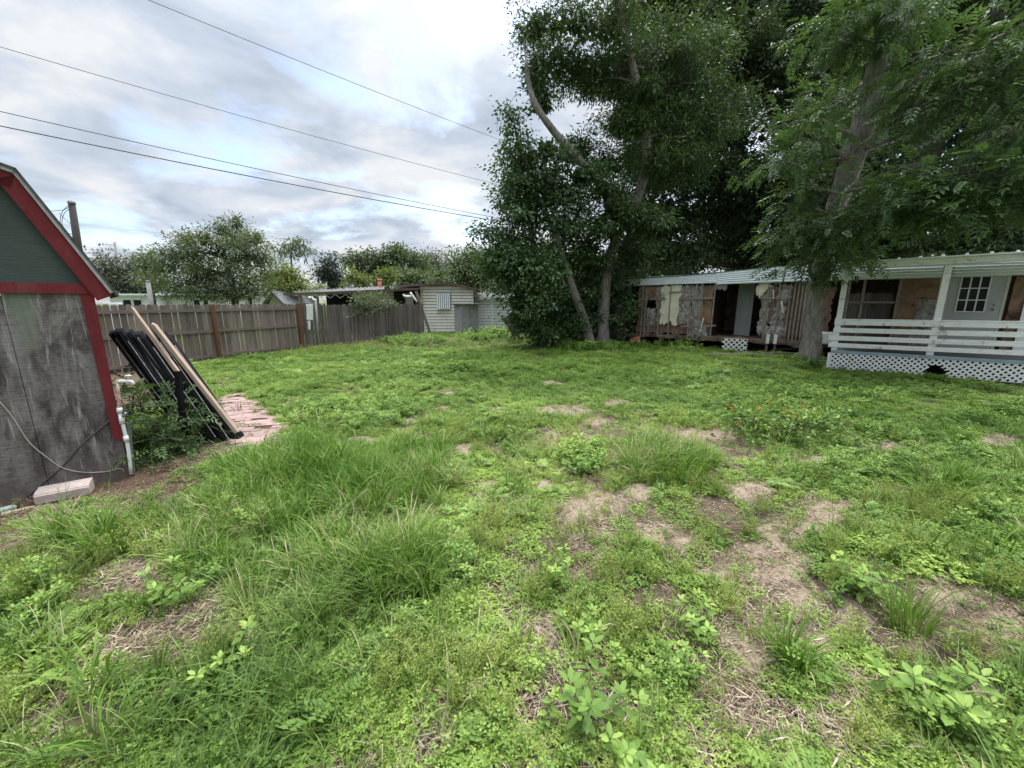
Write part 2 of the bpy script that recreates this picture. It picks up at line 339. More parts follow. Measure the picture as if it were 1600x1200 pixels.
M_fence = wood_mat('fence_boards', (0.095, 0.073, 0.061), (0.20, 0.16, 0.136), (0.34, 0.285, 0.25), grain=(20, 20, 1.2))
M_fence2 = wood_mat('old_fence_pickets', (0.065, 0.054, 0.048), (0.145, 0.123, 0.11), (0.29, 0.25, 0.22), grain=(20, 20, 1.2))
M_post = wood_mat('brown_fence_post', (0.09, 0.045, 0.022), (0.17, 0.085, 0.045), (0.22, 0.125, 0.07), grain=(24, 24, 1.5))
M_rail = wood_mat('grey_rail', (0.10, 0.08, 0.065), (0.17, 0.14, 0.12), (0.24, 0.205, 0.175), grain=(5, 5, 24))
M_siding = simple('cream_siding', (0.58, 0.56, 0.47), (0.70, 0.68, 0.59), 4, 0.6, (1, 1, 1), 0.05, dirt=((0.33, 0.31, 0.25), 2.5, 0.60))
M_sidingw = simple('white_green_siding', (0.48, 0.52, 0.48), (0.60, 0.64, 0.60), 4, 0.6, bmp=0.05)
M_roofbrown = simple('brown_fascia', (0.075, 0.045, 0.04), (0.12, 0.075, 0.066), 6, 0.7)
M_rooftin = simple('tin_roof', (0.40, 0.40, 0.39), (0.55, 0.55, 0.54), 4, 0.5, metal=0.2)
M_grey = simple('grey_resin', (0.20, 0.20, 0.21), (0.29, 0.29, 0.30), 5, 0.6, dirt=((0.14, 0.14, 0.14), 3, 0.6))
M_metalwhite = simple('weathered_white_metal', (0.60, 0.64, 0.66), (0.76, 0.79, 0.81), 3, 0.5, (1, 1, 6), 0.1, dirt=((0.18, 0.18, 0.17), 2.2, 0.62))
M_peel = simple('peeling_white_paint', (0.66, 0.65, 0.62), (0.80, 0.80, 0.78), 5, 0.6, (1, 1, 5), 0.2, dirt=((0.33, 0.21, 0.14), 5, 0.585))
M_creampaint = simple('cream_paint', (0.42, 0.42, 0.35), (0.54, 0.53, 0.46), 4, 0.6, dirt=((0.18, 0.16, 0.12), 3, 0.63))
M_insul = simple('soiled_insulation', (0.10, 0.088, 0.078), (0.46, 0.425, 0.38), 7, 0.95, bmp=0.9, dirt=((0.12, 0.075, 0.045), 2.5, 0.55))
M_panel = simple('brown_panelling', (0.12, 0.075, 0.052), (0.27, 0.175, 0.125), 3, 0.75, (4, 4, 1), 0.2, dirt=((0.04, 0.03, 0.022), 2.5, 0.58))
M_rust = simple('water_stained_panel', (0.12, 0.072, 0.044), (0.32, 0.20, 0.13), 2.2, 0.8, bmp=0.2, dirt=((0.05, 0.034, 0.024), 1.8, 0.55))
M_stud = simple('weathered_stud', (0.14, 0.115, 0.095), (0.32, 0.275, 0.23), 9, 0.85, (3, 3, 1))
M_rot = simple('rotten_sill', (0.05, 0.035, 0.025), (0.22, 0.165, 0.12), 6, 0.9, bmp=0.8, dirt=((0.36, 0.33, 0.28), 5, 0.66))
M_cream = simple('cream_wallboard', (0.55, 0.50, 0.36), (0.68, 0.63, 0.48), 3, 0.7, dirt=((0.34, 0.28, 0.18), 3, 0.64))
M_door = simple('door_paint', (0.34, 0.345, 0.33), (0.42, 0.425, 0.41), 2, 0.45, bmp=0.02)
M_glass = simple('dark_glass', (0.006, 0.007, 0.008), (0.012, 0.013, 0.014), 2, 0.25, bmp=0); M_glass.node_tree.nodes['Principled BSDF'].inputs['Specular IOR Level'].default_value = 0.15
M_metal = simple('dull_metal', (0.25, 0.25, 0.25), (0.4, 0.4, 0.4), 8, 0.4, metal=0.8)
M_black = simple('black_panel', (0.008, 0.008, 0.009), (0.016, 0.016, 0.018), 8, 0.85, bmp=0.05); M_black.node_tree.nodes['Principled BSDF'].inputs['Specular IOR Level'].default_value = 0.08
M_edge = simple('scuffed_panel_edge', (0.20, 0.19, 0.17), (0.50, 0.47, 0.42), 14, 0.5, dirt=((0.05, 0.05, 0.05), 5, 0.6))
M_timber = wood_mat('bare_timber', (0.30, 0.20, 0.145), (0.47, 0.355, 0.27), (0.56, 0.45, 0.36), grain=(18, 18, 3))
M_block = simple('pinkish_block', (0.38, 0.30, 0.265), (0.52, 0.43, 0.385), 8, 0.9, bmp=0.3, dirt=((0.22, 0.16, 0.14), 6, 0.64))
M_paleboard = simple('pale_scrap', (0.28, 0.20, 0.14), (0.44, 0.34, 0.25), 9, 0.85)
M_blue = simple('faded_blue_deck', (0.16, 0.24, 0.28), (0.30, 0.40, 0.44), 5, 0.7, dirt=((0.45, 0.45, 0.42), 4, 0.6))
M_deck = simple('grey_deck', (0.07, 0.065, 0.06), (0.13, 0.12, 0.11), 6, 0.85)
M_rubber = simple('dark_cable', (0.05, 0.042, 0.04), (0.11, 0.095, 0.09), 20, 0.6)
M_wire = simple('line_wire', (0.06, 0.06, 0.065), (0.10, 0.10, 0.105), 5, 0.6)
M_beige = simple('beige_cord', (0.36, 0.30, 0.24), (0.50, 0.43, 0.36), 20, 0.6)
M_pole = wood_mat('utility_pole', (0.04, 0.035, 0.032), (0.075, 0.065, 0.06), (0.12, 0.105, 0.095), grain=(20, 20, 1))
M_lightpole = simple('pale_pole', (0.24, 0.23, 0.22), (0.34, 0.33, 0.31), 5, 0.8)
M_mobile = simple('mobile_home_white', (0.62, 0.62, 0.60), (0.74, 0.74, 0.72), 3, 0.5)
M_mobroof = simple('grey_shingle', (0.12, 0.125, 0.135), (0.20, 0.205, 0.215), 8, 0.9)
M_orange = simple('orange_cap', (0.40, 0.13, 0.08), (0.50, 0.19, 0.12), 5, 0.6)

# ------------------------------------------------------------------ red-trimmed shed (left)
def stain(m, P, s_c, s_w, z_c, z_w, col):      # algae grown on one strip of the plywood
    t = m.node_tree; b = t.nodes['Principled BSDF']; old = b.inputs['Base Color'].links[0].from_socket; c = t.nodes.new('ShaderNodeTexCoord'); dt = t.nodes.new('ShaderNodeVectorMath'); dt.operation = 'DOT_PRODUCT'; t.links.new(c.outputs['Object'], dt.inputs[0]); dt.inputs[1].default_value = P.d
    sx = t.nodes.new('ShaderNodeSeparateXYZ'); t.links.new(c.outputs['Object'], sx.inputs[0]); n = noise(t, mapped(t, (1, 1, .5)), 5, 6, .65)
    def band(v, ctr, wd):
        a = t.nodes.new('ShaderNodeMath'); a.operation = 'SUBTRACT'; t.links.new(v, a.inputs[0]); a.inputs[1].default_value = ctr; d = t.nodes.new('ShaderNodeMath'); d.operation = 'DIVIDE'; t.links.new(a.outputs[0], d.inputs[0]); d.inputs[1].default_value = wd; p = t.nodes.new('ShaderNodeMath'); p.operation = 'MULTIPLY'; t.links.new(d.outputs[0], p.inputs[0]); t.links.new(d.outputs[0], p.inputs[1]); return p.outputs[0]
    a = t.nodes.new('ShaderNodeMath'); t.links.new(band(dt.outputs['Value'], s_c, s_w), a.inputs[0]); t.links.new(band(sx.outputs[2], z_c, z_w), a.inputs[1])
    e = t.nodes.new('ShaderNodeMath'); e.operation = 'ADD'; t.links.new(a.outputs[0], e.inputs[0]); t.links.new(n, e.inputs[1]); f = ramp(t, e.outputs[0], [(.55, .75), (1.0, 0.0)])
    t.links.new(mixc(t, f, old, col), b.inputs['Base Color'])
SC = gp(202, 741); PS = Plane(SC, (.70, .714)); gzs = -0.04
_a = PS.hit(38, 500); stain(M_plyf, PS, _a[0], .13, 1.62, .62, (.17, .20, .145))
shed = thing('garden_shed', 'weathered grey plywood shed with red trim and a dark green barn shaped gable', 'shed', (SC[0], SC[1], 0))
HW = 1.3; EZ = 1.72; BS, BZ = PS.hit(20, 281); PZ = BZ + .32; SEAM = PS.hit(62, 700)[0]; DEP = 2.6
MB().pbox(PS, SEAM, 0.0, gzs, EZ, 0, 0.02).pbox(PS, -2 * HW, SEAM - .004, gzs, EZ, 0, 0.02).build('front_wall', M_plyf, shed)
MB().pbox(PS, -0.02, 0.0, gzs, EZ, 0.021, DEP).build('side_wall', M_ply, shed)
MB().pbox(PS, -2 * HW, -2 * HW + 0.02, gzs, EZ, 0.021, DEP).pbox(PS, -2 * HW, 0, gzs, EZ, DEP, DEP + 0.02).build('rear_wall', M_ply, shed)
g = MB(); out = [(0.02, EZ), (BS, BZ), (-HW, PZ), (-2 * HW - BS, BZ), (-2 * HW - 0.02, EZ)]
n = len(out); g.add([PS.w(s, z, d) for d in (0.005, 0.03) for s, z in out], [tuple(range(n)), tuple(range(2 * n - 1, n - 1, -1))] + [(i, i + n, (i + 1) % n + n, (i + 1) % n) for i in range(n)])
g.build('gable_panel', M_gable, shed)
MB().pbox(PS, -2 * HW - 0.05, 0.05, EZ - 0.0, EZ + 0.085, -0.03, 0.0).build('tie_beam', M_red, shed)
MB().pquad(PS, [(-0.055, 0.38), (0.012, 0.34), (0.014, EZ - 0.003), (-0.07, EZ - 0.003)], -0.022, 0.0).build('corner_board', M_red, shed)
def strip(a, b, w_, d0, d1, mb):        # board hanging under the line a-b in the facade plane
    a = np.array(a); b = np.array(b); d = b - a; d /= np.linalg.norm(d); nn = np.array((-d[1], d[0])); nn = -nn if nn[1] > 0 else nn
    mb.pquad(PS, [a + nn * w_, b + nn * w_, b, a], d0, d1)
rk = [(0.13, EZ - 0.015), (BS + 0.02, BZ + 0.03), (-HW, PZ + 0.05)]
for i in range(2):
    g = MB(); strip(rk[i + 1], rk[i], 0.112, -0.055, -0.031, g); g.build('rake_board', M_red, shed)
    g = MB(); d = np.array((0.012, 0.03)); strip(np.array(rk[i + 1]) + d, np.array(rk[i]) + d, 0.026, -0.075, -0.03, g); g.build('drip_edge', M_drip, shed)
for i in range(2):
    a, b_ = np.array(rk[i + 1]), np.array(rk[i]); d = np.array((0.016, 0.046))
    g = MB(); strip(a + d, b_ + d + np.array((0.03, -0.05)) * (i == 0), 0.018, -0.09, DEP + 0.1, g)
    g.build('roof', M_shingle, shed)
    g = MB(); am, bm = (-2 * HW - a[0], a[1]), (-2 * HW - b_[0], b_[1]); strip(np.array(am) + (0, .046), np.array(bm) + (0, .046), 0.018, -0.09, DEP + 0.1, g); g.build('roof', M_shingle, shed)
    g = MB(); strip(am, bm, 0.12, -0.055, -0.031, g); g.build('rake_board', M_red, shed)

# standpipe with hose bib
def on(P, u, v, off): s, z = P.hit(u, v, off); return P.w(s, z, off)
pb = on(PS, 206, 740, -0.04); sp_ = thing('standpipe', 'white plastic water pipe with a tap standing against the shed corner', 'pipe', pb)
pt = [on(PS, *p, -0.05) for p in ((205, 741), (200, 700), (193, 668), (187, 646), (184, 597))]
MB().tube(smooth_path(pt[:4], 3), 0.014, 10).build('lower_pipe', M_white, sp_, True)
MB().tube(smooth_path(pt[3:], 3), 0.012, 10).build('upper_pipe', M_pvc_red, sp_, True)
for a, b_ in (((198, 690), (196, 681)), ((191, 662), (189.5, 650)), ((187, 645), (186.6, 637))): MB().tube([on(PS, *a, -0.05), on(PS, *b_, -0.05)], 0.02, 10).build('coupling', M_white, sp_, True)
fa = MB().tube([on(PS, 183, 596, -0.05), on(PS, 195, 595.5, -0.07), on(PS, 206, 596, -0.09), on(PS, 209, 601, -0.1)], [0.016, 0.017, 0.014, 0.014], 10).build('faucet', M_white, sp_, True)
MB().tube([on(PS, 200, 594, -0.08), on(PS, 200, 588, -0.08)], 0.008, 8).tube([on(PS, 200, 588, -0.08), on(PS, 200, 586, -0.08)], 0.024, 10).build('tap_handle', M_white, fa, True)
MB().tube([on(PS, 192, 650, -0.06), on(PS, 198, 648, -0.08)], 0.016, 8).tube([on(PS, 196, 650, -0.08), on(PS, 196, 644, -0.08)], 0.012, 8).build('shutoff_valve', M_metal, sp_, True)
wp_ = MB().beam(on(PS, 207, 741, 0.0), on(PS, 199, 660, 0.02), 0.035, 0.03).build('batten', M_plyg, sp_)
# cords on the shed wall
c1 = smooth_path([on(PS, *p, -0.012) for p in ((-12, 615), (0, 628), (20, 652), (45, 690), (70, 712), (98, 731), (130, 738), (165, 737), (188, 732), (194, 737))], 5)
tag(MB().tube(c1, 0.0045, 6).build('hanging_cord', M_beige, None, True, loc=c1[0]), 'thin beige cord sagging across the lower shed wall', 'cord')
c2 = smooth_path([on(PS, *p, -0.008) for p in ((180, 650), (150, 675), (125, 697), (98, 728), (70, 752), (42, 777))], 5)
tag(MB().tube(c2, 0.006, 6).build('dark_cable', M_rubber, None, True, loc=c2[0]), 'dark cable running diagonally down the plywood shed wall', 'cable')
# pinkish ribbed block by the shed
a = gp(54, 786, .02); b_ = gp(141, 769, .02); d = (b_ - a) / np.linalg.norm(b_ - a); nn = np.array((-d[1], d[0], 0)); L = np.linalg.norm(b_ - a)
blk = thing('concrete_block', 'pinkish ribbed concrete block lying by the foot of the shed wall', 'block', (a + b_) / 2)
prof = [(0, -0.02), (0, .05), (.012, .055), (.012, .062), (.03, .07), (.035, .075), (.16, .082), (.16, -0.02)]
g = MB(); n = len(prof); g.add([a + d * t_ + nn * y + np.array((0, 0, z)) for t_ in (0, L) for y, z in prof], [tuple(range(n)), tuple(range(2 * n - 1, n - 1, -1))] + [(i, i + n, (i + 1) % n + n, (i + 1) % n) for i in range(n)])
g.build('block_body', M_block, blk, bevel=0.006)
a2 = gp(2, 806, .02); b2 = gp(54, 793, .02)
d2 = (b2 - a2) / np.linalg.norm(b2 - a2); n2_ = np.array((-d2[1], d2[0], 0)); g = MB(); vs = []; K = 12
for i in range(K + 1):
    p = a2 + d2 * np.linalg.norm(b2 - a2) * i / K; wd = 0.045 * (1 - 0.6 * i / K) * random.uniform(.7, 1.2)
    vs += [p - n2_ * wd * .3, p + n2_ * wd, p + n2_ * wd + (0, 0, .012), p - n2_ * wd * .3 + (0, 0, .012)]
g.add(vs, [(4 * i + k, 4 * i + (k + 1) % 4, 4 * i + 4 + (k + 1) % 4, 4 * i + 4 + k) for i in range(K) for k in range(4)] + [(0, 3, 2, 1), (4 * K, 4 * K + 1, 4 * K + 2, 4 * K + 3)])
tag(g.build('scrap_wood', M_paleboard, None, loc=a2), 'pale splintered scrap of wood on the mulch beside the block', 'scrap wood')
a3 = gp(-8, 800, .03); b3 = gp(31, 791, .03)
bt = thing('plastic_bottle', 'flattened clear green plastic bottle lying in the mulch by the shed', 'bottle', a3)
M_bottle = simple('cloudy_bottle', (0.20, 0.26, 0.21), (0.42, 0.48, 0.43), 40, 0.15, bmp=0.1)
MB().tube([a3, a3 * .8 + b3 * .2, a3 * .25 + b3 * .75, a3 * .12 + b3 * .88], [0.02, 0.026, 0.026, 0.014], 12).build('bottle_body', M_bottle, bt, True)
MB().tube([a3 * .1 + b3 * .9, b3], 0.014, 10).build('bottle_cap', M_dark, bt, True)

# black panels leaning on the shed side
pn = PS.n; B0 = gp(376, 692); B1 = gp(302, 700); T0 = at(262, 527, 4.75); T1 = at(172, 520, 4.75); NP = 13
for i in range(NP):
    f = i / (NP - 1); bb = B0 * (1 - f) + B1 * f; tt = T0 * (1 - f) + T1 * f; tt = tt + (0, 0, random.uniform(-.03, .03)); bb = bb + np.array((0, random.uniform(-.04, .04), 0.0))
    tt = tt + pn * random.uniform(-.02, .03)
    where = 'outermost of its row' if i == 0 else 'nearest the shed in its row' if i == NP - 1 else 'between others in its row'
    ob = thing('black_panel', 'leaning black panel with scuffed edge, ' + where, 'panel', bb, 'black panels leaning against the shed')
    ax = (tt - bb) / np.linalg.norm(tt - bb); dep = (bb + tt) * (.5, .5, 0); dep /= np.linalg.norm(dep); dep = np.array((dep[0] * .99 - dep[1] * .03, dep[1], 0)); dep /= np.linalg.norm(dep); th = np.cross(dep, ax); th /= np.linalg.norm(th); D = 0.75; T = 0.021
    g = MB(); g.hexa([bb - th * T, bb + th * T, bb + th * T + dep * D, bb - th * T + dep * D, tt - th * T, tt + th * T, tt + th * T + dep * D, tt - th * T + dep * D]); g.build('sheet', M_black, ob, bevel=0.004)
    g = MB(); k = -0.006 * dep; w1 = th * T; w0 = th * (T - random.uniform(.006, .013)); lo, hi = random.uniform(0, .12), random.uniform(.9, 1)
    A = bb + (tt - bb) * lo; Bq = bb + (tt - bb) * hi
    g.hexa([A + k + w0, A + k + w1, A - k * .2 + w1, A - k * .2 + w0, Bq + k + w0, Bq + k + w1, Bq - k * .2 + w1, Bq - k * .2 + w0]); g.build('edge_strip', M_edge, ob)
tl, bl = at(205, 481, 4.5), at(279, 583, 4.3)
tag(MB().beam(bl, tl, .042, .032, (0, 1, 0)).build('timber', M_timber, None, loc=bl, bevel=.004), 'shorter bare timber ending halfway down on the leaning black panels', 'timber', 'bare timbers on the panels')
ob = thing('timber', 'long bare rounded-end timber resting along the outer edge of the black panels', 'timber', gp(378, 692), 'bare timbers on the panels')
t2, b2 = at(240, 508, 4.42), at(371, 676, 4.36); MB().beam(b2, t2, .045, .045, (0, 1, 0)).tube([t2, t2 + (t2 - b2) / np.linalg.norm(t2 - b2) * .025], [.024, .012], 8).build('shaft', M_timber, ob, bevel=.008)
MB().beam(b2 + (b2 - t2) * .045, b2, .07, .062, (0, 1, 0)).build('end_cap', M_black, ob, bevel=.012)
pa, pb2 = at(291, 700, 4.25), at(277, 580, 4.2)
tag(MB().beam((pa[0], pa[1], -.03), pb2, .045, .045, (0, 1, 0)).build('prop_post', M_black, None, loc=(pa[0], pa[1], 0)), 'slim black upright post propping the shorter timber', 'post')

# ------------------------------------------------------------------ brick paving by the shed
pav = [gp(u, v) for u, v in ((318, 628), (372, 612), (418, 640), (448, 668), (436, 700), (372, 704))]
Mp, t, b, o = new_mat('pink_paver'); gI = t.nodes.new('ShaderNodeNewGeometry')
c = ramp(t, gI.outputs['Random Per Island'], [(0, (0.27, 0.165, 0.150)), (1, (0.40, 0.265, 0.24))]); nn_ = noise(t, mapped(t), 14, 7, .7)
c = mixc(t, ramp(t, nn_, [(.5, 0.0), (.7, .55)]), c, (.22, .17, .13)); t.links.new(c, b.inputs['Base Color']); b.inputs['Roughness'].default_value = .9; bump(t, b, nn_, .4)
cx = np.mean([p[0] for p in pav]); cy = np.mean([p[1] for p in pav])
def inside(x, y, poly):
    r = False; j = len(poly) - 1
    for i in range(len(poly)):
        if (poly[i][1] > y) != (poly[j][1] > y) and x < (poly[j][0] - poly[i][0]) * (y - poly[i][1]) / (poly[j][1] - poly[i][1]) + poly[i][0]: r = not r
        j = i
    return r
g = MB(); d1 = np.array((-.2, .98)); d2 = np.array((.98, .2))
for i in range(-16, 17):
    for j in range(-16, 17):
        p = np.array((cx, cy)) + d1 * (.105 * i) + d2 * (.205 * j + (.1 if i % 2 else 0))
        if not inside(p[0], p[1], pav) or random.random() < .04: continue
        z = gz(p[0], p[1]) + .02 + random.uniform(-.003, .004); cs = []
        for zz in (z - .05, z):
            for sa, sb in ((-1, -1), (1, -1), (1, 1), (-1, 1)):
                r = p + d1 * sa * .0495 + d2 * sb * .0995; cs.append((r[0], r[1], zz + random.uniform(-.002, .002)))
        g.hexa(cs)
tag(g.build('paving', Mp, None, loc=(cx, cy, 0)), 'small patch of pinkish brick paving beside the leaning panels', 'paving', kind='structure')

# ------------------------------------------------------------------ fences
def fence_run(name, label, p0, p1, H, mat, posts, rails, pw, dogear, lean=0.0, gaps=0.012, rail_side=-1, hv=0.02):
    ob = thing(name, label, 'fence', (p0[0], p0[1], 0)); P = Plane(p0, np.array(p1) - np.array(p0)); Lf = np.linalg.norm(np.array(p1) - np.array(p0)); g = MB(); s = 0
    while s < Lf - 0.02:
        w_ = pw * random.uniform(.92, 1.06); h = H + random.uniform(-hv, hv); e = min(s + w_ - gaps - (random.random() < .12) * .012, Lf); tl_ = random.uniform(-.012, .012) + lean
        z0 = random.uniform(.0, .05); d = random.uniform(-.004, .004)
        if dogear:
            k = .032; pts = [(s, z0), (e, z0), (e + tl_, h - k), (e + tl_ - k * .8, h), (s + tl_ + k * .8, h), (s + tl_, h - k)]
        else: pts = [(s, z0), (e, z0), (e + tl_, h + random.uniform(-.03, .01)), (s + tl_, h + random.uniform(-.03, .01))]
        n = len(pts); g.add([P.w(a, z, dd + d) for dd in (0, .010) for a, z in pts], [tuple(range(n)), tuple(range(2 * n - 1, n - 1, -1))] + [(i, i + n, (i + 1) % n + n, (i + 1) % n) for i in range(n)])
        s += w_
    g.build('boards', mat, ob)
    for z in rails: MB().pbox(P, 0, Lf, z, z + .075, rail_side * .04 - (.0 if rail_side > 0 else .0), rail_side * .04 + .036).build('rail', M_rail, ob)
    for sa, hh, mt in posts: MB().pbox(P, sa - .045, sa + .045, -.05, hh, -.125, -.042).build('post', mt, ob, bevel=.006)
    return ob
f0 = np.array((-10.43, 5.85)); f1 = np.array((-8.53, 11.40)); f2 = np.array((-7.53, 14.19)); f3 = np.array((-4.55, 20.7))
L1 = np.linalg.norm(f2 - f0); m1 = np.linalg.norm(f1 - f0)
fence_run('wooden_fence', 'tall brown board fence with rails and posts facing the yard, behind the leaning panels', f0, f2, 1.58, M_fence, [(m1 - 2.95, 1.55, M_post), (m1, 1.58, M_post), (L1 - .05, 1.6, M_post)], (.10, .80, 1.38), .142, True)
L2 = np.linalg.norm(f3 - f2)
fence_run('picket_fence', 'older grey close board fence with ragged pickets in front of the cream house', f2 + np.array((.03, .07)), f3, 1.56, M_fence2, [(.12, 1.62, M_fence2), (L2 * .66, 1.6, M_rail)], (), .10, False, lean=.01, hv=.05)
P2 = Plane(f2, f3 - f2)
vs_ = [P2.hit(*p, -.12) for p in ((479, 476), (489, 476), (489, 500), (479, 500))]
sgn = thing('meter_box', 'pale utility box and strip fixed to the grey fence by the brown post', 'utility box', P2.w(vs_[0][0], 0, -.12))
MB().pquad(P2, [vs_[3], vs_[2], vs_[1], vs_[0]], -.13, -.06).build('upper_box', M_white, sgn, bevel=.01)
r = [P2.hit(*p, -.12) for p in ((481, 486), (488.5, 486), (488.5, 498), (484, 515), (481.5, 515))]
MB().pquad(P2, [P2.hit(482, 515, -.12), P2.hit(485, 515, -.12), P2.hit(486, 501, -.12), P2.hit(480, 501, -.12)], -.11, -.08).build('hanging_strip', M_white, sgn)
a = P2.w(P2.hit(497, 533, -.1)[0], 0, -.1); b_ = on(P2, 493, 466, -.1)
cp_ = thing('carport_post', 'slim grey metal post with a white bracket holding up the carport roof by the fence', 'post', a)
MB().tube([a, b_], .032, 8).build('shaft', M_lightpole, cp_, True); MB().tube(smooth_path([b_ + (0, 0, -.1), b_ + (-.15, -.0, .02), on(P2, 482, 465, -.1)], 4), .03, 8).build('bracket', M_white, cp_, True)
# ------------------------------------------------------------------ cream house beyond the fence
PH = Plane((at(661, 519, 22.3)[0], 22.3), (1, 0.04)); hs = lambda u, v, off=0: PH.hit(u, v, off)
house = thing('cream_house', 'small cream sided house with brown roof edge and long carport behind the grey fence', 'house', PH.w(0, 0))
s1 = hs(740, 480)[0]; eL = hs(661, 447)[1]; rs, rz_ = hs(702, 445); eR = hs(741, 452)[1]
def siding(P, s0, s1, z0, topf, step, mat, name, par, d0=0.0):  # gaps between laps bare a darker backing: painted lap shadow and dirt
    g = MB(); z = z0
    while z < 3.4:
        za = min(z + step, 99); t0, t1 = topf(s0), topf(s1)
        tops = [(s0, min(za, topf(s0))), (s1, min(za, topf(s1)))]; segs = np.linspace(s0, s1, 9)
        for a, b in zip(segs[:-1], segs[1:]):
            ha, hb = min(za, topf(a)), min(za, topf(b))
            if ha <= z and hb <= z: continue
            ha = max(ha, z); hb = max(hb, z)
            g.add([P.w(a, z + .028, d0 - .022), P.w(b, z + .028, d0 - .022), P.w(b, max(hb, z + .03), d0), P.w(a, max(ha, z + .03), d0), P.w(a, z + .028, d0 + .05), P.w(b, z + .028, d0 + .05)], [(0, 1, 2, 3), (0, 4, 5, 1)])
        z += step
    return g.build(name, mat, par)
roofz = lambda s: np.interp(s, [0, rs, s1], [eL, rz_, eR])
siding(PH, 0, s1, 0.0, roofz, .165, M_siding, 'wall', house)
MB().pbox(PH, .02, s1 - .02, 0, eL - .15, .06, 6).build('backing_wall', M_fence, house)  # house body in a dark tone, painting lap shadow and dirt into siding gaps
MB().pbox(PH, -.05, .07, 0, eL - .02, -.04, .06).build('corner_trim', M_creampaint, house)
g = MB()
for a, b in (((-1.2, eL - .06), (rs, rz_)), ((rs, rz_), (s1 + .35, eR - .08))):
    g.pquad(PH, [(a[0], a[1] + .0), (b[0], b[1] + .0), (b[0], b[1] + .11), (a[0], a[1] + .11)], -.28, 6)
g.build('roof', M_roofbrown, house)
wq = [hs(683, 458), hs(704, 458), hs(704, 481), hs(683, 481)]
aw = MB(); 
for k in range(7):
    a = wq[0][0] + (wq[1][0] - wq[0][0]) * k / 7; b = a + (wq[1][0] - wq[0][0]) / 7 * .62
    aw.pquad(PH, [(a, wq[3][1] + .06), (b, wq[3][1] + .06), (b, wq[0][1]), (a, wq[0][1])], -.16, -.11)
    aw.pbox(PH, a, b, wq[3][1] - .06, wq[3][1] + .06, -.22, -.13)
win = MB().pbox(PH, wq[0][0], wq[1][0], wq[3][1], wq[0][1] + .02, -.10, -.03).build('window', M_grey, house)
aw.build('slatted_awning', M_metalwhite, win)
# carport: flat metal roof running left from the house, open beneath
PC = Plane((at(661, 519, 21.6)[0], 21.6), (1, 0.10))
A = PC.hit(443, 461.5); Bc = PC.hit(658, 452.5)
MB().pquad(PC, [(A[0], A[1]), (Bc[0], Bc[1]), (Bc[0], Bc[1] + .10), (A[0], A[1] + .10)], 0, .06).build('carport_fascia', M_roofbrown, house)
MB().pquad(PC, [(A[0], A[1] + .02), (Bc[0], Bc[1] + .02), (Bc[0], Bc[1] + .08), (A[0], A[1] + .08)], .06, 4.5).build('carport_roof', M_rooftin, house)
g = MB(); u0, u1 = PC.hit(460, 456, 4.6), PC.hit(600, 448, 4.6)
g.pquad(PC, [(u0[0], u0[1] - .25), (u1[0], u1[1] - .35), (u1[0], u1[1]), (u0[0], u0[1])], 4.6, 4.7)
for k in range(24):
    f = k / 23; ss = u0[0] + (u1[0] - u0[0]) * f; zz = u0[1] + (u1[1] - u0[1]) * f; g.pbox(PC, ss - .06, ss + .06, zz + .002, zz + .05, 4.58, 4.72)
g.build('ribbed_roof_panel', M_rooftin, house)
MB().pbox(PC, A[0] + 1, Bc[0] - 3.2, 0, 2.2, 3.2, 3.3).build('carport_back', M_dark, house)  # near-black sheet painting the shade at the back of the carport
MB().pbox(PC, Bc[0] - 3.6, Bc[0] - 1.72, 0, 2.28, 1.57, 1.6).build('backing_board', M_fence, house)  # dark sheet behind the siding gaps, painted lap shadow and dirt
siding(PC, Bc[0] - 3.6, Bc[0] - 1.7, 0.0, lambda s: 2.3, .165, M_siding, 'carport_wall', house, 1.5)
MB().pbox(PC, Bc[0] - 1.7, Bc[0] - .02, 0, 2.35, 1.4, 1.5).build('doorway_shade_sheet', M_dark, house)  # solid near-black slab, shade of the recess put into its colour
wf = MB().pbox(PC, Bc[0] - 1.05, Bc[0] - .62, 1.2, 2.1, 1.3, 1.39); wf.build('curtained_window', M_creampaint, house)
g = MB()
zz = [PC.hit(u, 461 + (5 if i % 2 else -1), -.05) for i, u in enumerate(range(492, 580, 8))]
for a, b in zip(zz[:-1], zz[1:]): g.tube([PC.w(*a, -.05), PC.w(*b, -.05)], .012, 5)
g.build('truss_strip', M_lightpole, house)
for u in (467, 560): MB().pbox(PC, PC.hit(u, 470)[0] - .06, PC.hit(u, 470)[0] + .06, 0, A[1] + .02, .1, .2).build('carport_column', M_fence, house)
ch = PH.hit(593, 441, 3.0)
oc = MB().tube([PH.w(ch[0], ch[1] - .3, 3), PH.w(ch[0], ch[1] + .12, 3)], .12, 8).tube([PH.w(ch[0], ch[1] + .12, 3), PH.w(ch[0], ch[1] + .2, 3)], [.17, .12], 8).build('roof_vent', M_orange, house, True)
# props by the end of the picket fence
p = gp(673, 521); a = np.array((p[0], p[1] - .1, -.02)); b_ = at(650, 455, p[1] - .1)
tag(MB().beam(a, b_, .13, .10, (0, 1, 0)).build('leaning_post', M_fence, None, loc=(a[0], a[1], 0), bevel=.008), 'dark brown post leaning over the end of the grey fence towards the carport', 'post')
q_ = at(652, 474, p[1] - .25); tag(MB().tube(smooth_path([at(630, 460, p[1] - .25), at(633, 463, p[1] - .25), at(644, 462.5, p[1] - .25), at(641, 457, p[1] - .25), at(652, 472, p[1] - .25)], 4), .055, 8).build('gutter_pipe', M_white, None, True, loc=q_), 'white bent gutter pipe hanging from the carport corner by the leaning post', 'pipe')
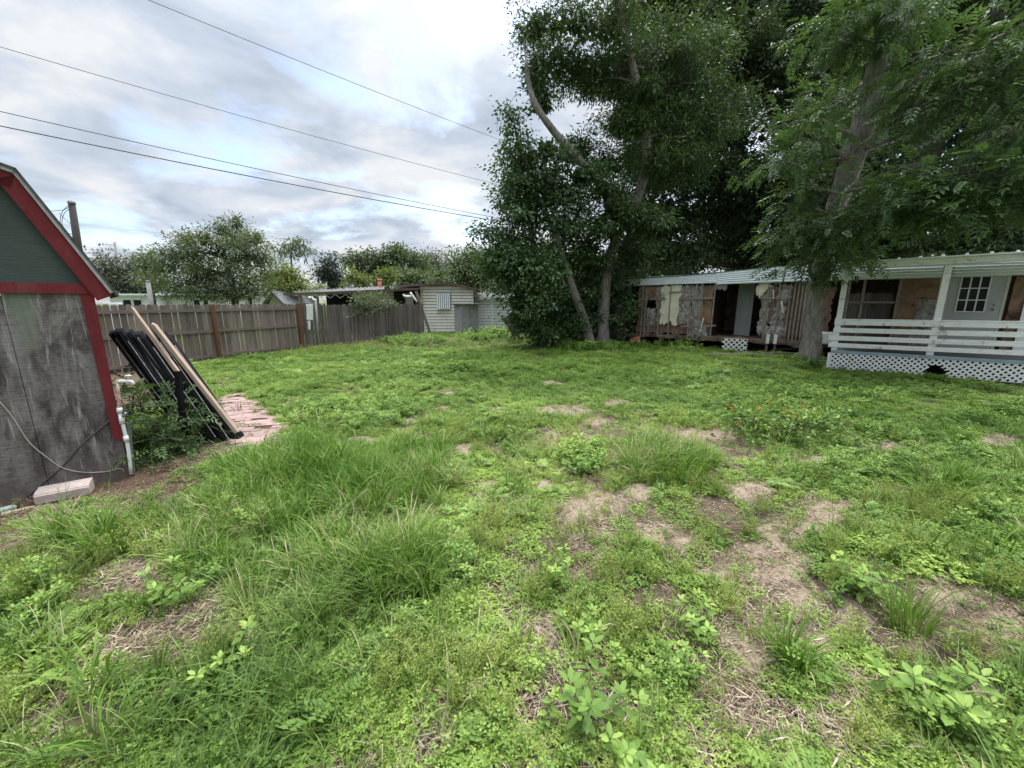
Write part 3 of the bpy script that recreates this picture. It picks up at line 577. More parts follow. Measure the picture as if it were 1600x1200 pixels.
# storage cabinet
PCb = Plane((at(710, 518, 20.9)[0], 20.9), (1, 0.06)); c0, c1 = PCb.hit(709, 474), PCb.hit(747, 474)
cab = thing('storage_cabinet', 'grey plastic storage cabinet standing against the cream house wall', 'cabinet', PCb.w(c0[0], 0))
cm = PCb.hit(722.5, 490)[0]; ht = c0[1]
cmid = PCb.w(cm, 0, -.35); PL = Plane(PCb.w(c0[0], 0, .1), cmid - PCb.w(c0[0], 0, .1)); PR = Plane(cmid, PCb.w(c1[0], 0, .0) - cmid)
wl_, wr_ = np.linalg.norm((cmid - PCb.w(c0[0], 0, .1))), np.linalg.norm(PCb.w(c1[0], 0, 0) - cmid)
MB().pbox(PL, 0, wl_, 0, ht - .05, 0, .05).pbox(PR, 0, wr_, 0, ht - .05, .0, .6).build('cabinet_body', M_grey, cab)
MB().pbox(PL, .04, wl_ - .04, .06, ht - .12, -.02, -.002).build('side_panel', M_lightpole, cab, bevel=.01)
for k in range(2): MB().pbox(PR, .05 + k * (wr_ - .08) / 2, .03 + (k + 1) * (wr_ - .08) / 2, .06, ht - .12, -.025, -.002).build('cabinet_door', M_grey, cab, bevel=.01)
MB().pbox(PCb, c0[0] - .04, c1[0] + .04, ht - .05, ht, -.42, .45).build('cabinet_lid', M_mobroof, cab, bevel=.01)
# white annex behind
PA = Plane((at(745, 510, 24)[0], 24), (1, 0.0)); a0, a1, a2 = PA.hit(741, 460), PA.hit(768, 460), PA.hit(800, 460)
anx = thing('white_annex', 'small white sided building half hidden by the leafy tree beside the cream house', 'building', PA.w(a0[0], 0))
MB().pbox(PA, a0[0], a2[0], 0, a0[1] - .25, .06, 2.9).build('backing_wall', M_lightpole, anx); siding(PA, a0[0], a1[0], 0, lambda s: a0[1] - .2, .165, M_mobile, 'wall', anx); siding(PA, a1[0] + .1, a2[0], 0, lambda s: a0[1] - .2, .165, M_sidingw, 'side_wall', anx)  # greyer body shows in the siding gaps as painted lap shadow
MB().pbox(PA, a1[0] - .02, a1[0] + .1, 0, a0[1] - .2, -.05, .05).build('corner_trim', M_mobile, anx)
MB().pbox(PA, a0[0] - .2, a2[0] + .2, a0[1] - .19, a0[1] + .02, -.3, 3).build('roof', M_metalwhite, anx)
# dumped wooden crate under the tree
p = gp(806, 533); PB = Plane((at(790, 530, 16.5)[0], 16.5), (1, .3))
cr = thing('broken_pallet', 'broken pallet of grey boards tipped on its corner under the leafy tree', 'pallet', at(806, 531, 16.5))
g = MB(); k0 = [PB.hit(*q) for q in ((785, 496), (819, 486), (824, 508), (802, 527))]
for k in range(6):
    f0_, f1_ = k / 6, (k + .85) / 6; A_ = np.array(k0[0]) * (1 - f0_) + np.array(k0[1]) * f0_; B_ = np.array(k0[0]) * (1 - f1_) + np.array(k0[1]) * f1_
    D_ = np.array(k0[3]) * (1 - f0_) + np.array(k0[2]) * f0_; C_ = np.array(k0[3]) * (1 - f1_) + np.array(k0[2]) * f1_; g.pquad(PB, [D_, C_, B_, A_], -.02, .01)
g.build('slats', M_fence, cr)
MB().beam(PB.w(*k0[0], -.05), PB.w(*PB.hit(817, 536), -.05), .09, .05, (0, 1, 0)).build('edge_board', M_rail, cr)

# ------------------------------------------------------------------ derelict trailer home (right)
PT = Plane((11.9, 10.1), (.80, -.60)); ts = lambda u, v, off=0: PT.hit(u, v, off)
tr = thing('derelict_trailer', 'long derelict mobile home stripped to studs and torn insulation under a white metal roof edge', 'mobile home', PT.w(-5, 0))
S0, S1 = -12.5, 3.2; FZ = 0.46; TZ = 2.26
MB().pbox(PT, S0, S1, FZ - .12, FZ, .05, 3.6).build('floor', M_rot, tr)
MB().pbox(PT, S0, S1, FZ, 2.6, 3.6, 3.7).build('rear_wall', M_panel, tr); MB().pbox(PT, S0, S0 + .05, FZ, 2.5, .1, 3.6).build('end_wall', M_panel, tr); MB().pbox(PT, S1 - .05, S1, FZ, 2.5, .1, 3.6).build('end_wall', M_panel, tr)
MB().pbox(PT, S0, S1, TZ + .12, TZ + .2, .05, 3.6).build('ceiling', M_panel, tr)
MB().pbox(PT, S0, S1, -.05, FZ - .13, 1.6, 1.7).build('underside_shade_sheet', M_dark, tr)  # near-black sheet added to paint the shade beneath the floor
for s in (-8, -6.5): MB().pbox(PT, s, s + .06, FZ, 2.4, .3, 3.6).build('partition', M_panel, tr)
MB().pbox(PT, -3.4, -3.34, FZ, 2.4, .3, 3.6).build('partition', M_panel, tr)
# roof edge: ribbed white metal, a joint in the middle, slight droop to the left
g = MB(); ks = [(-12.2, 2.24, 2.49), (-9.4, 2.24, 2.51), (-7.6, 2.26, 2.55), (-6.2, 2.27, 2.62)]
k2 = [(-6.21, 2.22, 2.60), (-4.9, 2.24, 2.70), (-3.6, 2.26, 2.75), (-1.2, 2.27, 2.73), (3.2, 2.28, 2.7)]
for kk, off in ((ks, -.06), (k2, -.08)):
    gg = MB(); NR = 13
    for (sa, za0, za1), (sb, zb0, zb1) in zip(kk[:-1], kk[1:]):
        for i in range(NR):
            f0_, f1_ = i / NR, (i + 1) / NR; dd = [0, .012, .012, 0]
            w0 = (.0, .016)[i % 2]; w1 = (.0, .016)[(i + 1) % 2]
            gg.add([PT.w(sa, za0 + (za1 - za0) * f0_, off - w0), PT.w(sb, zb0 + (zb1 - zb0) * f0_, off - w0), PT.w(sb, zb0 + (zb1 - zb0) * f1_, off - w1), PT.w(sa, za0 + (za1 - za0) * f1_, off - w1)], [(0, 1, 2, 3)])
        gg.add([PT.w(sa, za0, off + .02), PT.w(sb, zb0, off + .02), PT.w(sb, zb1, off + .02), PT.w(sa, za1, off + .02)], [(0, 3, 2, 1)])
    gg.build('roof_edge', M_metalwhite, tr)
g = MB()
for (sa, _, za1), (sb, _, zb1) in list(zip(ks[:-1], ks[1:])) + list(zip(k2[:-1], k2[1:])):
    g.add([PT.w(sa, za1 + .004, -.1), PT.w(sb, zb1 + .004, -.1), PT.w(sb, zb1 + .16, 2), PT.w(sa, za1 + .16, 2), PT.w(sb, zb1, 4), PT.w(sa, za1, 4), PT.w(sa, za1 - .05, -.04), PT.w(sb, zb1 - .05, -.04)], [(0, 1, 2, 3), (3, 2, 4, 5), (6, 7, 1, 0)])
g.build('roof', M_mobroof, tr)
# torn panels / insulation / studs read along the wall
def torn(s0, s1, z0, z1, dep, mat, name, jag=.05, bulge=.05, seed=0, par=tr):
    r = np.random.default_rng(seed); N, M_ = 14, 22; vs = []
    wk = lambda n_: np.cumsum(r.normal(0, .5, n_)) * jag * .45 + r.normal(0, .55 * jag, n_); eL = wk(M_ + 1); eR = wk(M_ + 1); eL -= eL.mean(); eR -= eR.mean(); eB = r.normal(0, jag, N + 1); eT = r.normal(0, jag * .5, N + 1)
    for lay in (0, 1):
        for j in range(M_ + 1):
            for i in range(N + 1):
                fs, fz = i / N, j / M_; s = s0 + (s1 - s0) * fs + eL[j] * (1 - fs) + eR[j] * fs; z = z0 + (z1 - z0) * fz + eB[i] * (1 - fz) + eT[i] * fz
                bl = bulge * math.sin(math.pi * fs) * math.sin(math.pi * fz) * r.uniform(.5, .9) * .7 if lay == 0 else 0
                vs.append(PT.w(s, z, dep - bl + lay * .025))
    W = N + 1; K = W * (M_ + 1); fs_ = [(j * W + i, j * W + i + 1, (j + 1) * W + i + 1, (j + 1) * W + i) for j in range(M_) for i in range(N)]
    fs_ += [tuple(K + x for x in f[::-1]) for f in fs_]
    edge = [i for i in range(W)] + [j * W + N for j in range(1, M_ + 1)] + [M_ * W + i for i in range(N - 1, -1, -1)] + [j * W for j in range(M_ - 1, 0, -1)]
    fs_ += [(edge[i], edge[i] + K, edge[(i + 1) % len(edge)] + K, edge[(i + 1) % len(edge)]) for i in range(len(edge))]
    return MB().add(vs, fs_).build(name, mat, par)
def U(u): return ts(u, 480)[0]
def Z(u, v): return ts(u, v)[1]
k = 0
for u0, u1, v0, v1, dep, mt, nm, jg, bl in (
    (996, 1010, 447, 520, .06, M_rust, 'torn_panel', .05, .03), (1009, 1030, 447, 466, .05, M_rust, 'torn_panel', .03, .03), (1010, 1026, 482, 509, .05, M_insul, 'insulation', .04, .10), (1024, 1046, 450, 475, .03, M_insul, 'insulation', .06, .1),
    (1026, 1044, 476, 505, .04, M_insul, 'insulation', .05, .1), (1058, 1080, 446, 506, .02, M_insul, 'insulation', .06, .14), (1079, 1097, 447, 525, .04, M_insul, 'insulation', .05, .1), (1088, 1112, 446, 468, .06, M_rust, 'torn_panel', .03, .03),
    (1096, 1112, 470, 506, .05, M_rust, 'torn_panel', .06, .05), (1078, 1108, 508, 527, .02, M_insul, 'insulation', .05, .12), (1112, 1132, 443, 452, .0, M_insul, 'insulation', .05, .06), (1180, 1196, 443, 458, .0, M_cream, 'torn_panel', .10, .02),
    (1188, 1202, 446, 523, .05, M_insul, 'insulation', .05, .06), (1200, 1212, 447, 506, .07, M_panel, 'torn_panel', .03, .02), (1210, 1228, 446, 525, .05, M_insul, 'insulation', .08, .1), (1196, 1232, 510, 530, .02, M_insul, 'insulation', .06, .1),
    (1226, 1262, 444, 528, .08, M_panel, 'torn_panel', .03, .02), (1010, 1110, 500, 522, .10, M_panel, 'torn_panel', .04, .02), (1262, 1300, 448, 534, .10, M_panel, 'torn_panel', .04, .02)):
    k += 1; torn(U(u0), U(u1), Z((u0 + u1) / 2, v1), Z((u0 + u1) / 2, v0), dep, mt, nm, jg * .8, bl, k)
torn(U(1032), U(1061), Z(1046, 506), Z(1046, 446), -.01, M_cream, 'wallboard', .05, .01, 77)
MB().pbox(PT, U(1044), U(1061), Z(1050, 457), Z(1050, 455.5), -.055, -.02).build('batten', M_stud, tr)
for u in (1003, 1008, 1029, 1046, 1077, 1085, 1093, 1113, 1197, 1215, 1231, 1237, 1243, 1249, 1255):
    a, b = U(u), U(u) + .045; MB().pquad(PT, [(a, FZ - .08 + random.uniform(-.1, .05)), (b, FZ - .08), (b + random.uniform(-.03, .03), TZ + .1), (a + random.uniform(-.03, .02), TZ + .1)], -.03 if u < 1225 else .02, .055).build('stud', M_stud, tr)
for u0, u1, v in ((1003, 1040, 467), (1060, 1114, 466), (1066, 1122, 509), (1186, 1235, 465)):
    MB().pquad(PT, [(U(u0), Z(u0, v + 2)), (U(u1), Z(u1, v + 1)), (U(u1), Z(u1, v - 1.5)), (U(u0), Z(u0, v - .5))], -.06, -.032).build('wall_girt', M_stud, tr)
torn(-12.4, U(978), FZ, TZ + .15, .06, M_panel, 'torn_panel', .03, .02, 91)
for i in range(16):                                     # strips of torn skin and trim hanging off the studs
    s = U(random.choice((1004, 1012, 1024, 1034, 1066, 1080, 1092, 1104, 1117, 1190, 1196, 1204, 1218, 1228, 1240))) + random.uniform(-.1, .1); z = random.uniform(.9, 2.2); L = random.uniform(.25, .7); w_ = random.uniform(.02, .06); d = random.uniform(-.16, -.08); k_ = random.uniform(-.12, .12)
    MB().pquad(PT, [(s + k_, z - L), (s + k_ + w_ * .4, z - L * .9), (s + w_, z), (s, z)], d, d + .006).build('torn_strip', random.choice((M_stud, M_insul, M_panel, M_cream)), tr)
# torn edges of the big opening are dark inside; interior door leaf
idr = ts(1166, 480, 1.3); a0, a1 = ts(1151, 480, 1.3)[0], ts(1176, 480, 1.3)[0]
iz = MB().pbox(PT, a0, a1, FZ, FZ + 1.95, 1.3, 1.34).build('interior_door', M_door, tr)
MB().pbox(PT, a0 + .12, a1 - .12, 1.45, 2.2, 1.285, 1.3).pbox(PT, a0 + .12, a1 - .12, .65, 1.3, 1.285, 1.3).build('door_moulding', M_door, iz, bevel=.01)
# rotten sill and jacks
torn(U(1098), U(1262), FZ - .15, FZ + .03, -.05, M_rot, 'sill', .03, .06, 55); torn(S0, U(1098), FZ - .16, FZ + .0, -.0, M_rot, 'sill', .05, .04, 56); torn(U(1262), S1, FZ - .15, FZ + .02, .0, M_rot, 'sill', .03, .03, 57)
for u in (1092, 1140, 1203, 1216): MB().pbox(PT, U(u), U(u) + .07, -.03, FZ - .1, .12, .2).build('jack', M_stud, tr)
for u in (1204, 1216): MB().pbox(PT, U(u), U(u) + .09, FZ - .12, FZ + .18, -.13, -.10).build('sill_plate', M_white, tr)
# section behind the porch
MB().pbox(PT, U(1318), U(1476), Z(1400, 436), TZ + .05, -.02, .0).build('head_board', M_creampaint, tr)
g = MB(); bx0, bx1 = U(1322), U(1396)
nb = 14
for i in range(nb):
    a = bx0 + (bx1 - bx0) * i / nb; g.pbox(PT, a, a + (bx1 - bx0) / nb * .9, FZ, Z(1360, 458) + random.uniform(-.02, .02), .35, .37)
g.build('board_infill', M_fence2, tr)
for u in (1320, 1343, 1398): MB().pbox(PT, U(u), U(u) + .06, FZ, TZ, .0, .06).build('stud', M_stud, tr)
MB().pbox(PT, bx0, bx1, Z(1370, 474), Z(1370, 471), .0, .05).build('wall_girt', M_stud, tr)
torn(U(1399), U(1474), FZ, Z(1440, 434), .03, M_rust, 'stained_wallboard', .01, .02, 60)
MB().pbox(PT, U(1399), U(1474), Z(1430, 467), Z(1430, 465), .0, .03).build('wall_girt', M_panel, tr)
torn(U(1432), U(1470), FZ, Z(1450, 468), .01, M_insul, 'insulation', .02, .02, 61)
torn(U(1577), U(1660), FZ, TZ, .03, M_rust, 'stained_wallboard', .01, .02, 62)
MB().pbox(PT, U(1570), U(1660), Z(1590, 428), TZ + .05, -.02, .0).build('head_board', M_creampaint, tr)
MB().pbox(PT, U(1598), U(1640), FZ, Z(1600, 465), -.03, .0).build('white_panel', M_peel, tr)
dl, dr_ = -.74, .19
dt = Z(1530, 417); door = MB().pbox(PT, dl, dr_, FZ + .02, dt, -.045, .0).build('door', M_door, tr)
MB().pbox(PT, dl - .06, dl - .003, FZ, dt + .06, -.05, .02).pbox(PT, dr_ + .003, dr_ + .06, FZ, dt + .06, -.05, .02).pbox(PT, dl - .003, dr_ + .003, dt + .003, dt + .06, -.05, .02).build('door_frame', M_creampaint, tr)
gl = [ts(1501, 432), ts(1548, 431), ts(1535, 487), ts(1491, 487)]; ga, gb = (ts(1502, 432)[0] + ts(1492, 487)[0]) / 2, (ts(1549, 431)[0] + ts(1536, 487)[0]) / 2; gz0, gz1 = ts(1514, 487)[1], ts(1525, 432)[1]
lt = MB().pbox(PT, ga, gb, gz0, gz1, -.052, -.046).build('glazing', M_glass, door)
g = MB()
for i in range(4): x = ga + (gb - ga) * i / 3; g.pbox(PT, x - .014, x + .014, gz0 - .014, gz1 + .014, -.062, -.0525)
for i in range(4): z = gz0 + (gz1 - gz0) * i / 3; g.pbox(PT, ga, gb, z - .012, z + .012, -.060, -.0528)
g.build('glazing_bars', M_white, lt)
kp = PT.w(*ts(1551, 483), -.08); MB().tube([kp, kp - PT.n * .0 + np.array((0, 0, 0)) + PT.n * .035], [.03, .018], 10).build('knob', M_metal, door, True)
kp = PT.w(*ts(1553, 476), -.07); MB().tube([kp, kp + PT.n * .025], .024, 10).build('deadbolt', M_metal, door, True)

# ------------------------------------------------------------------ porch
PP = Plane(gp(1292, 577), (.80, -.60)); pc0 = PP.p
po = thing('covered_porch', 'covered porch with peeling white rails, posts and lattice skirt in front of the trailer door', 'porch', pc0); PE = 3.9; DZ = .47
MB().pbox(PP, .06, PE, DZ - .06, DZ, .03, 2.6).build('deck', M_deck, po)
MB().pbox(PP, .02, PE, DZ - .045, DZ + .015, -.02, .028).build('deck_edge', M_blue, po)
MB().pquad(PP, [(.0, 2.40), (PE, 2.47), (PE, 2.60), (.0, 2.53)], -.04, .0).build('roof_beam', M_peel, po)
MB().pquad(PP, [(-.06, 2.535), (PE, 2.605), (PE, 2.635), (-.06, 2.565)], -.12, 2.55).build('roof', M_metalwhite, po)
g = MB()
for i in range(11):
    s = .25 + i * .34; z = 2.565 + s * .0175; MB().tube([PP.w(s, z, -.06), PP.w(s, z + .035, -.06)], [.03, .02], 8).build('roof_screw', M_white, po)
for s, wd in ((.02, .11), (1.68, .115), (3.4, .11)): MB().pbox(PP, s, s + wd, DZ + .018, 2.40 + .0175 * s - .002, .004, .10).build('post', M_peel, po, bevel=.006)
for (z0, z1), ex in zip(((1.10, 1.22), (.92, 1.03), (.73, .84), (.56, .66)), (.0, .0, -.07, -.05)):
    MB().pquad(PP, [(ex, z0 + .0), (PE, z0 + .035), (PE, z1 + .035), (ex, z1)], -.024, .0).build('rail', M_peel, po, bevel=.004)
MB().pquad(PP, [(.0, 1.222), (PE, 1.257), (PE, 1.28), (.0, 1.245)], -.03, .09).build('cap_rail', M_peel, po, bevel=.004)
def lattice(P, s0, s1, z0, z1, sp_, wd, d, hole=None):
    g = MB(); H = z1 - z0
    for sgn_, dd in ((1, d), (-1, d + .009)):
        s = s0 - H
        while s < s1 + H:
            a, b = (s, z0), (s + H * 1.0, z1)
            if sgn_ < 0: a, b = (s + H, z0), (s, z1)
            # clip in s
            pa, pb = np.array(a), np.array(b); t0, t1 = 0., 1.; dx = pb[0] - pa[0]
            for lim, sg in ((s0, 1), (s1, -1)):
                ta = (lim - pa[0]) / dx
                if dx * sg > 0: t0 = max(t0, ta)
                else: t1 = min(t1, ta)
            if t1 - t0 > .06:
                A_, B_ = pa + (pb - pa) * t0, pa + (pb - pa) * t1; mid = (A_ + B_) / 2
                segs = [(A_, B_)]
                if hole:
                    hs_, hz, hr = hole; n_ = 8; segs = []
                    for q in range(n_):
                        u_, v_ = A_ + (B_ - A_) * q / n_, A_ + (B_ - A_) * (q + 1) / n_; mm = (u_ + v_) / 2
                        if ((mm[0] - hs_) / hr)**2 + ((mm[1] - hz) / .16)**2 > 1: segs.append((u_, v_))
                for u_, v_ in segs: g.pquad(P, [(u_[0] - wd / 2 * 1.41, u_[1]), (u_[0] + wd / 2 * 1.41, u_[1]), (v_[0] + wd / 2 * 1.41, v_[1]), (v_[0] - wd / 2 * 1.41, v_[1])], dd, dd + .007)
            s += sp_
    return g
ho = PP.hit(1462, 576)
lattice(PP, .0, PE, .03, DZ - .05, .108, .036, .0, (ho[0], .12, .17)).build('lattice_skirt', M_peel, po)
MB().pbox(PP, -.03, .035, .0, DZ - .05, -.02, -.003).build('skirt_trim', M_peel, po)
MB().pbox(PP, .1, PE, .0, DZ - .07, 1.0, 1.05).build('underside_shade_sheet', M_dark, po)  # near-black sheet added behind the lattice, painting the shade under the deck
# loose things
p = gp(1150, 549); PL_ = Plane((PT.w(U(1136), 0, -.12)[0], PT.w(U(1136), 0, -.12)[1]), (.80, -.60)); e = PL_.hit(1167, 540)[0]
tag(lattice(PL_, 0, e, PL_.hit(1150, 549)[1], PL_.hit(1150, 529)[1], .16, .045, 0).build('lattice_scrap', M_white, None, loc=PL_.w(e / 2, 0)), 'small square of white lattice leaning under the trailer sill', 'lattice')
for i, (u, v, L_, an, mt, lab) in enumerate(((1128, 553, .9, -.6, M_stud, 'short weathered board lying in the weeds in front of the small lattice'), (1160, 553, 1.5, -.5, M_stud, 'long grey board lying along the ground under the trailer opening'), (1215, 551, 1.2, -.6, M_stud, 'grey plank lying beneath the trailer sill left of the trunk'), (1225, 545, .7, -.2, M_white, 'short white plank on the debris left of the big trunk'), (1045, 520, 1.4, -1.2, M_stud, 'fallen timber slanting below the torn wall panels'))):
    p = gp(u, v, .08); dv = np.array((math.cos(an), math.sin(an), .03 if i < 4 else .25)); tag(MB().beam(p - dv * L_ / 2, p + dv * L_ / 2, .10, .03).build('loose_board', mt, None, loc=p), lab, 'board', 'loose boards by the trailer')
bk = PT.w(U(992), .18, -.25); tag(MB().beam(bk, bk + (.28, -.2, .12), .2, .16).build('clay_rubble', M_orange, None, loc=bk, bevel=.03), 'orange lump of rubble at the left end of the torn trailer wall', 'rubble')
tu = PT.w(U(1285), .28, -.25); tb = MB().pbox(PT, U(1282), U(1312), .42, .78, -.35, -.05).build('white_basin', M_mobile, None, loc=tu, bevel=.05); tag(tb, 'white basin shaped appliance lying between the big trunk and the porch', 'basin')
# ------------------------------------------------------------------ foliage tools
def unit(a): return a / (np.linalg.norm(a, axis=-1, keepdims=True) + 1e-9)
SHAPES = {
 'dia': (np.array([(0, 0, 0), (.42, -.5, .18), (1, 0, -.05), (.42, .5, .18)]), np.array([(0, 3, 2), (0, 2, 1)])),
 'oval': (np.array([(0, 0, 0), (.28, -.42, .10), (.68, -.40, .05), (1, 0, -.12), (.68, .40, .05), (.28, .42, .10), (.3, 0, -.02), (.68, 0, -.06)]),
          np.array([(0, 6, 1), (6, 7, 2), (6, 2, 1), (7, 3, 2), (0, 5, 6), (6, 4, 7), (6, 5, 4), (7, 4, 3)])),
}
def leafset(P, D, N, L, W, tint, shape='dia'):
    S, T = SHAPES[shape]; n = len(P); D = unit(D); side = unit(np.cross(D, N)); up = np.cross(side, D)
    L = np.broadcast_to(L, (n,)); W = np.broadcast_to(W, (n,))
    V = P[:, None, :] + D[:, None, :] * (S[None, :, 0] * L[:, None])[..., None] + side[:, None, :] * (S[None, :, 1] * W[:, None])[..., None] + up[:, None, :] * (S[None, :, 2] * W[:, None])[..., None]
    F = (np.arange(n) * len(S))[:, None, None] + T[None]
    return V.reshape(-1, 3), F.reshape(-1, 3), np.repeat(np.broadcast_to(tint, (n,)), len(S))
def merge(parts):
    Vs, Fs, Ts = [], [], []; k = 0
    for V, F, T in parts: Vs.append(V); Fs.append(F + k); Ts.append(T); k += len(V)
    return np.concatenate(Vs), np.concatenate(Fs), np.concatenate(Ts)
def blob(u, v, Y, ru, rv, rd=None):
    c = at(u, v, Y); k = np.linalg.norm(c - (0, 0, CH)) / FPX / np.linalg.norm((1, (u - 800) / FPX, (v - 600) / FPX)); return c, np.array((ru * k, (rd if rd else 0.75 * (ru + rv) * k), rv * k))
def clusters(blobs, dens, r, gap=0.30):
    out = []
    for c, rad in blobs:
        n = max(5, int(dens * (rad[0] * rad[1] * rad[2])**(2 / 3) * 4)); d = unit(r.normal(size=(n * 2, 3))); q = r.random((n * 2, 1))**0.42
        p = c + d * q * rad * (1 + .18 * r.normal(size=(n * 2, 1))); keep = fbm(p[:, 0] * 1.1 + p[:, 2] * .7 + 50, p[:, 1] * 1.1 - p[:, 2] * .9 + 50, 2) > gap
        out.append((c, p[keep][:n], d[keep][:n]))
    return out
def crown(cl, nleaf, spread, L, W, r, droop=0.3, shape='dia', kind='simple', flat=0.5):
    C = np.concatenate([p for _, p, _ in cl]); O = np.concatenate([d for _, _, d in cl]); n = len(C)
    ct = np.clip(0.5 + .22 * r.normal(size=n), 0, 1)
    idx = np.repeat(np.arange(n), nleaf); m = len(idx); off = r.normal(size=(m, 3)) * spread * np.array((1, 1, .5))
    P = C[idx] + off; D = unit(unit(off) * .8 + O[idx] * .5 + r.normal(size=(m, 3)) * .45 - np.array((0, 0, droop)))
    N = unit(np.array((0, 0, 1.0)) * flat + r.normal(size=(m, 3)) * .5); t_ = np.clip(ct[idx] + .16 * r.normal(size=m), 0, 1)
    Ls = L * r.uniform(.5, 1.35, m); Ws = W * r.uniform(.75, 1.2, m)
    if kind == 'simple': return leafset(P, D, N, Ls, Ws, t_, shape)
    # pinnate: leaflets in pairs along a rachis of length Ls, leaflet length = .42 Ls
    np_ = 4; side = unit(np.cross(D, N)); up = np.cross(side, D); parts = []
    for k in range(np_):
        tt = .25 + .22 * k; base = P + D * (Ls * tt)[:, None] - up * (Ls * .12 * tt**2)[:, None] * 2
        for s in (-1, 1): parts.append(leafset(base, D * .65 + side * s * .8 - up * .12, up, Ls * .42 * (1 - .06 * k), Ws, t_, shape))
    parts.append(leafset(P + D * (Ls * .95)[:, None] - up * (Ls * .2)[:, None], D - up * .3, up, Ls * .4, Ws, t_, shape))
    return merge(parts)
def core(bl, n, L, W, r, q=.7):          # oversized leaves added deep inside each clump, tinted darker, to block light
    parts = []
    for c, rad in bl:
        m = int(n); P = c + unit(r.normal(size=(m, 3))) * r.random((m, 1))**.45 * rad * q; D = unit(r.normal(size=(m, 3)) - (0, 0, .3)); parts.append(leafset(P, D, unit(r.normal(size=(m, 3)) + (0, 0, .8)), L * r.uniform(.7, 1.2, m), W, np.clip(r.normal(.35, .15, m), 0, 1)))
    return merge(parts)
def limbs(mb, trunk, trad, cl, r, twig=0.012, nsides=6, brad=0.35):
    T = np.array(trunk); tr_ = np.array(trad)
    for c, ps, _ in cl:
        d = np.linalg.norm(T - c, axis=1) + np.where(T[:, 2] > c[2] - .2, 1.5, 0); i = int(np.argmin(d)); a = T[i]; L = np.linalg.norm(c - a)
        if L > .3:
            r0 = max(min(tr_[i] * brad, .05 + .012 * L), twig * 1.6); mid1 = a + (c - a) * .35 + r.normal(size=3) * .08 * L + (0, 0, .06 * L); mid2 = a + (c - a) * .7 + r.normal(size=3) * .06 * L + (0, 0, .05 * L)
            mb.tube(smooth_path([a, mid1, mid2, c], 3), lerp_list([r0, r0 * .75, r0 * .5, twig * 1.2], 3), nsides)
            nodes = np.array([mid1, mid2, c])
        else: nodes = np.array([c])
        for p in ps:
            j = int(np.argmin(np.linalg.norm(nodes - p, axis=1))); q = nodes[j]; m_ = (p + q) / 2 + r.normal(size=3) * .12 * np.linalg.norm(p - q); mb.tube([q, m_, p], [twig, twig * .7, twig * .35], 4)
def bark_tube(mb, pts, radii, sub=6, n=14, jit=.07): 
    P_ = smooth_path(pts, sub); mb.tube(P_, lerp_list(list(radii), sub), n, jit); return P_, lerp_list(list(radii), sub)
M_bark = bark_mat('grey_bark', (0.083, 0.072, 0.063), (0.360, 0.323, 0.285)); M_barkd = bark_mat('dark_bark', (0.025, 0.022, 0.02), (0.09, 0.08, 0.07)); M_barkp = bark_mat('pale_bark', (0.10, 0.09, 0.08), (0.30, 0.275, 0.25))
LM_mid = leaf_mat('laurel_leaf', (0.023, 0.044, 0.017), (0.052, 0.091, 0.027), (0.104, 0.156, 0.047), .35)
LM_broad = leaf_mat('broad_leaf', (0.031, 0.062, 0.023), (0.068, 0.120, 0.038), (0.135, 0.208, 0.078), .35)
LM_oak = leaf_mat('oak_leaf', (0.024, 0.042, 0.019), (0.053, 0.084, 0.033), (0.106, 0.145, 0.059), .28)
LM_ash = leaf_mat('ash_leaf', (0.036, 0.070, 0.026), (0.077, 0.132, 0.043), (0.150, 0.228, 0.072), .32)
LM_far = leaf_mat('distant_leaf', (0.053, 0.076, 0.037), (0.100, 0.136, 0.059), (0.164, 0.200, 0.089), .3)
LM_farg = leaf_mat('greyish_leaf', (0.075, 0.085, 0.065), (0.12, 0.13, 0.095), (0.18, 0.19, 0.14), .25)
LM_lime = leaf_mat('lime_leaf', (0.08, 0.11, 0.03), (0.15, 0.19, 0.05), (0.26, 0.28, 0.09), .35)
LM_darkc = leaf_mat('cypress_leaf', (0.025, 0.038, 0.030), (0.043, 0.060, 0.043), (0.068, 0.093, 0.064), .2)

# ------------------------------------------------------------------ twin-stemmed laurel in the middle
r = np.random.default_rng(21); YA = 15.0
def pathpx(L): return [at(u, v, Y) for u, v, Y in L]
base = gp(944, 541)
tA = thing('laurel_tree', 'tall grey barked tree with forked stems and narrow leaves left of the trailer', 'tree', base)
g = MB(); P1, R1 = bark_tube(g, [gp(942, 541) - (0, 0, .1)] + pathpx([(942, 505, YA), (945, 450, YA), (955, 395, YA + .1), (985, 335, YA), (1008, 270, YA), (1010, 225, YA), (1003, 170, YA - .2), (985, 90, YA - .3), (968, 20, YA - .5), (955, -60, YA - .8)]), [.28, .22, .20, .19, .17, .16, .155, .14, .12, .10, .07])
P2_, R2_ = bark_tube(g, pathpx([(962, 385, YA + .1), (945, 298, YA - .3), (905, 250, YA - .6), (865, 205, YA - .9), (838, 165, YA - 1), (826, 130, YA - 1), (822, 95, YA - 1)]), [.15, .13, .12, .11, .095, .08, .05])
P3_, R3_ = bark_tube(g, [gp(925, 543) - (0, 0, .1)] + pathpx([(912, 500, YA - .4), (895, 452, YA - .6), (878, 400, YA - .6), (862, 352, YA - .7), (835, 300, YA - .8), (815, 240, YA - .9)]), [.22, .17, .15, .13, .10, .06, .03])
P4_, R4_ = bark_tube(g, [gp(966, 538) + (0, .6, -.1)] + pathpx([(966, 490, YA + .7), (970, 430, YA + .6), (975, 390, YA + .5), (990, 350, YA + .4)]), [.22, .19, .18, .16, .1])
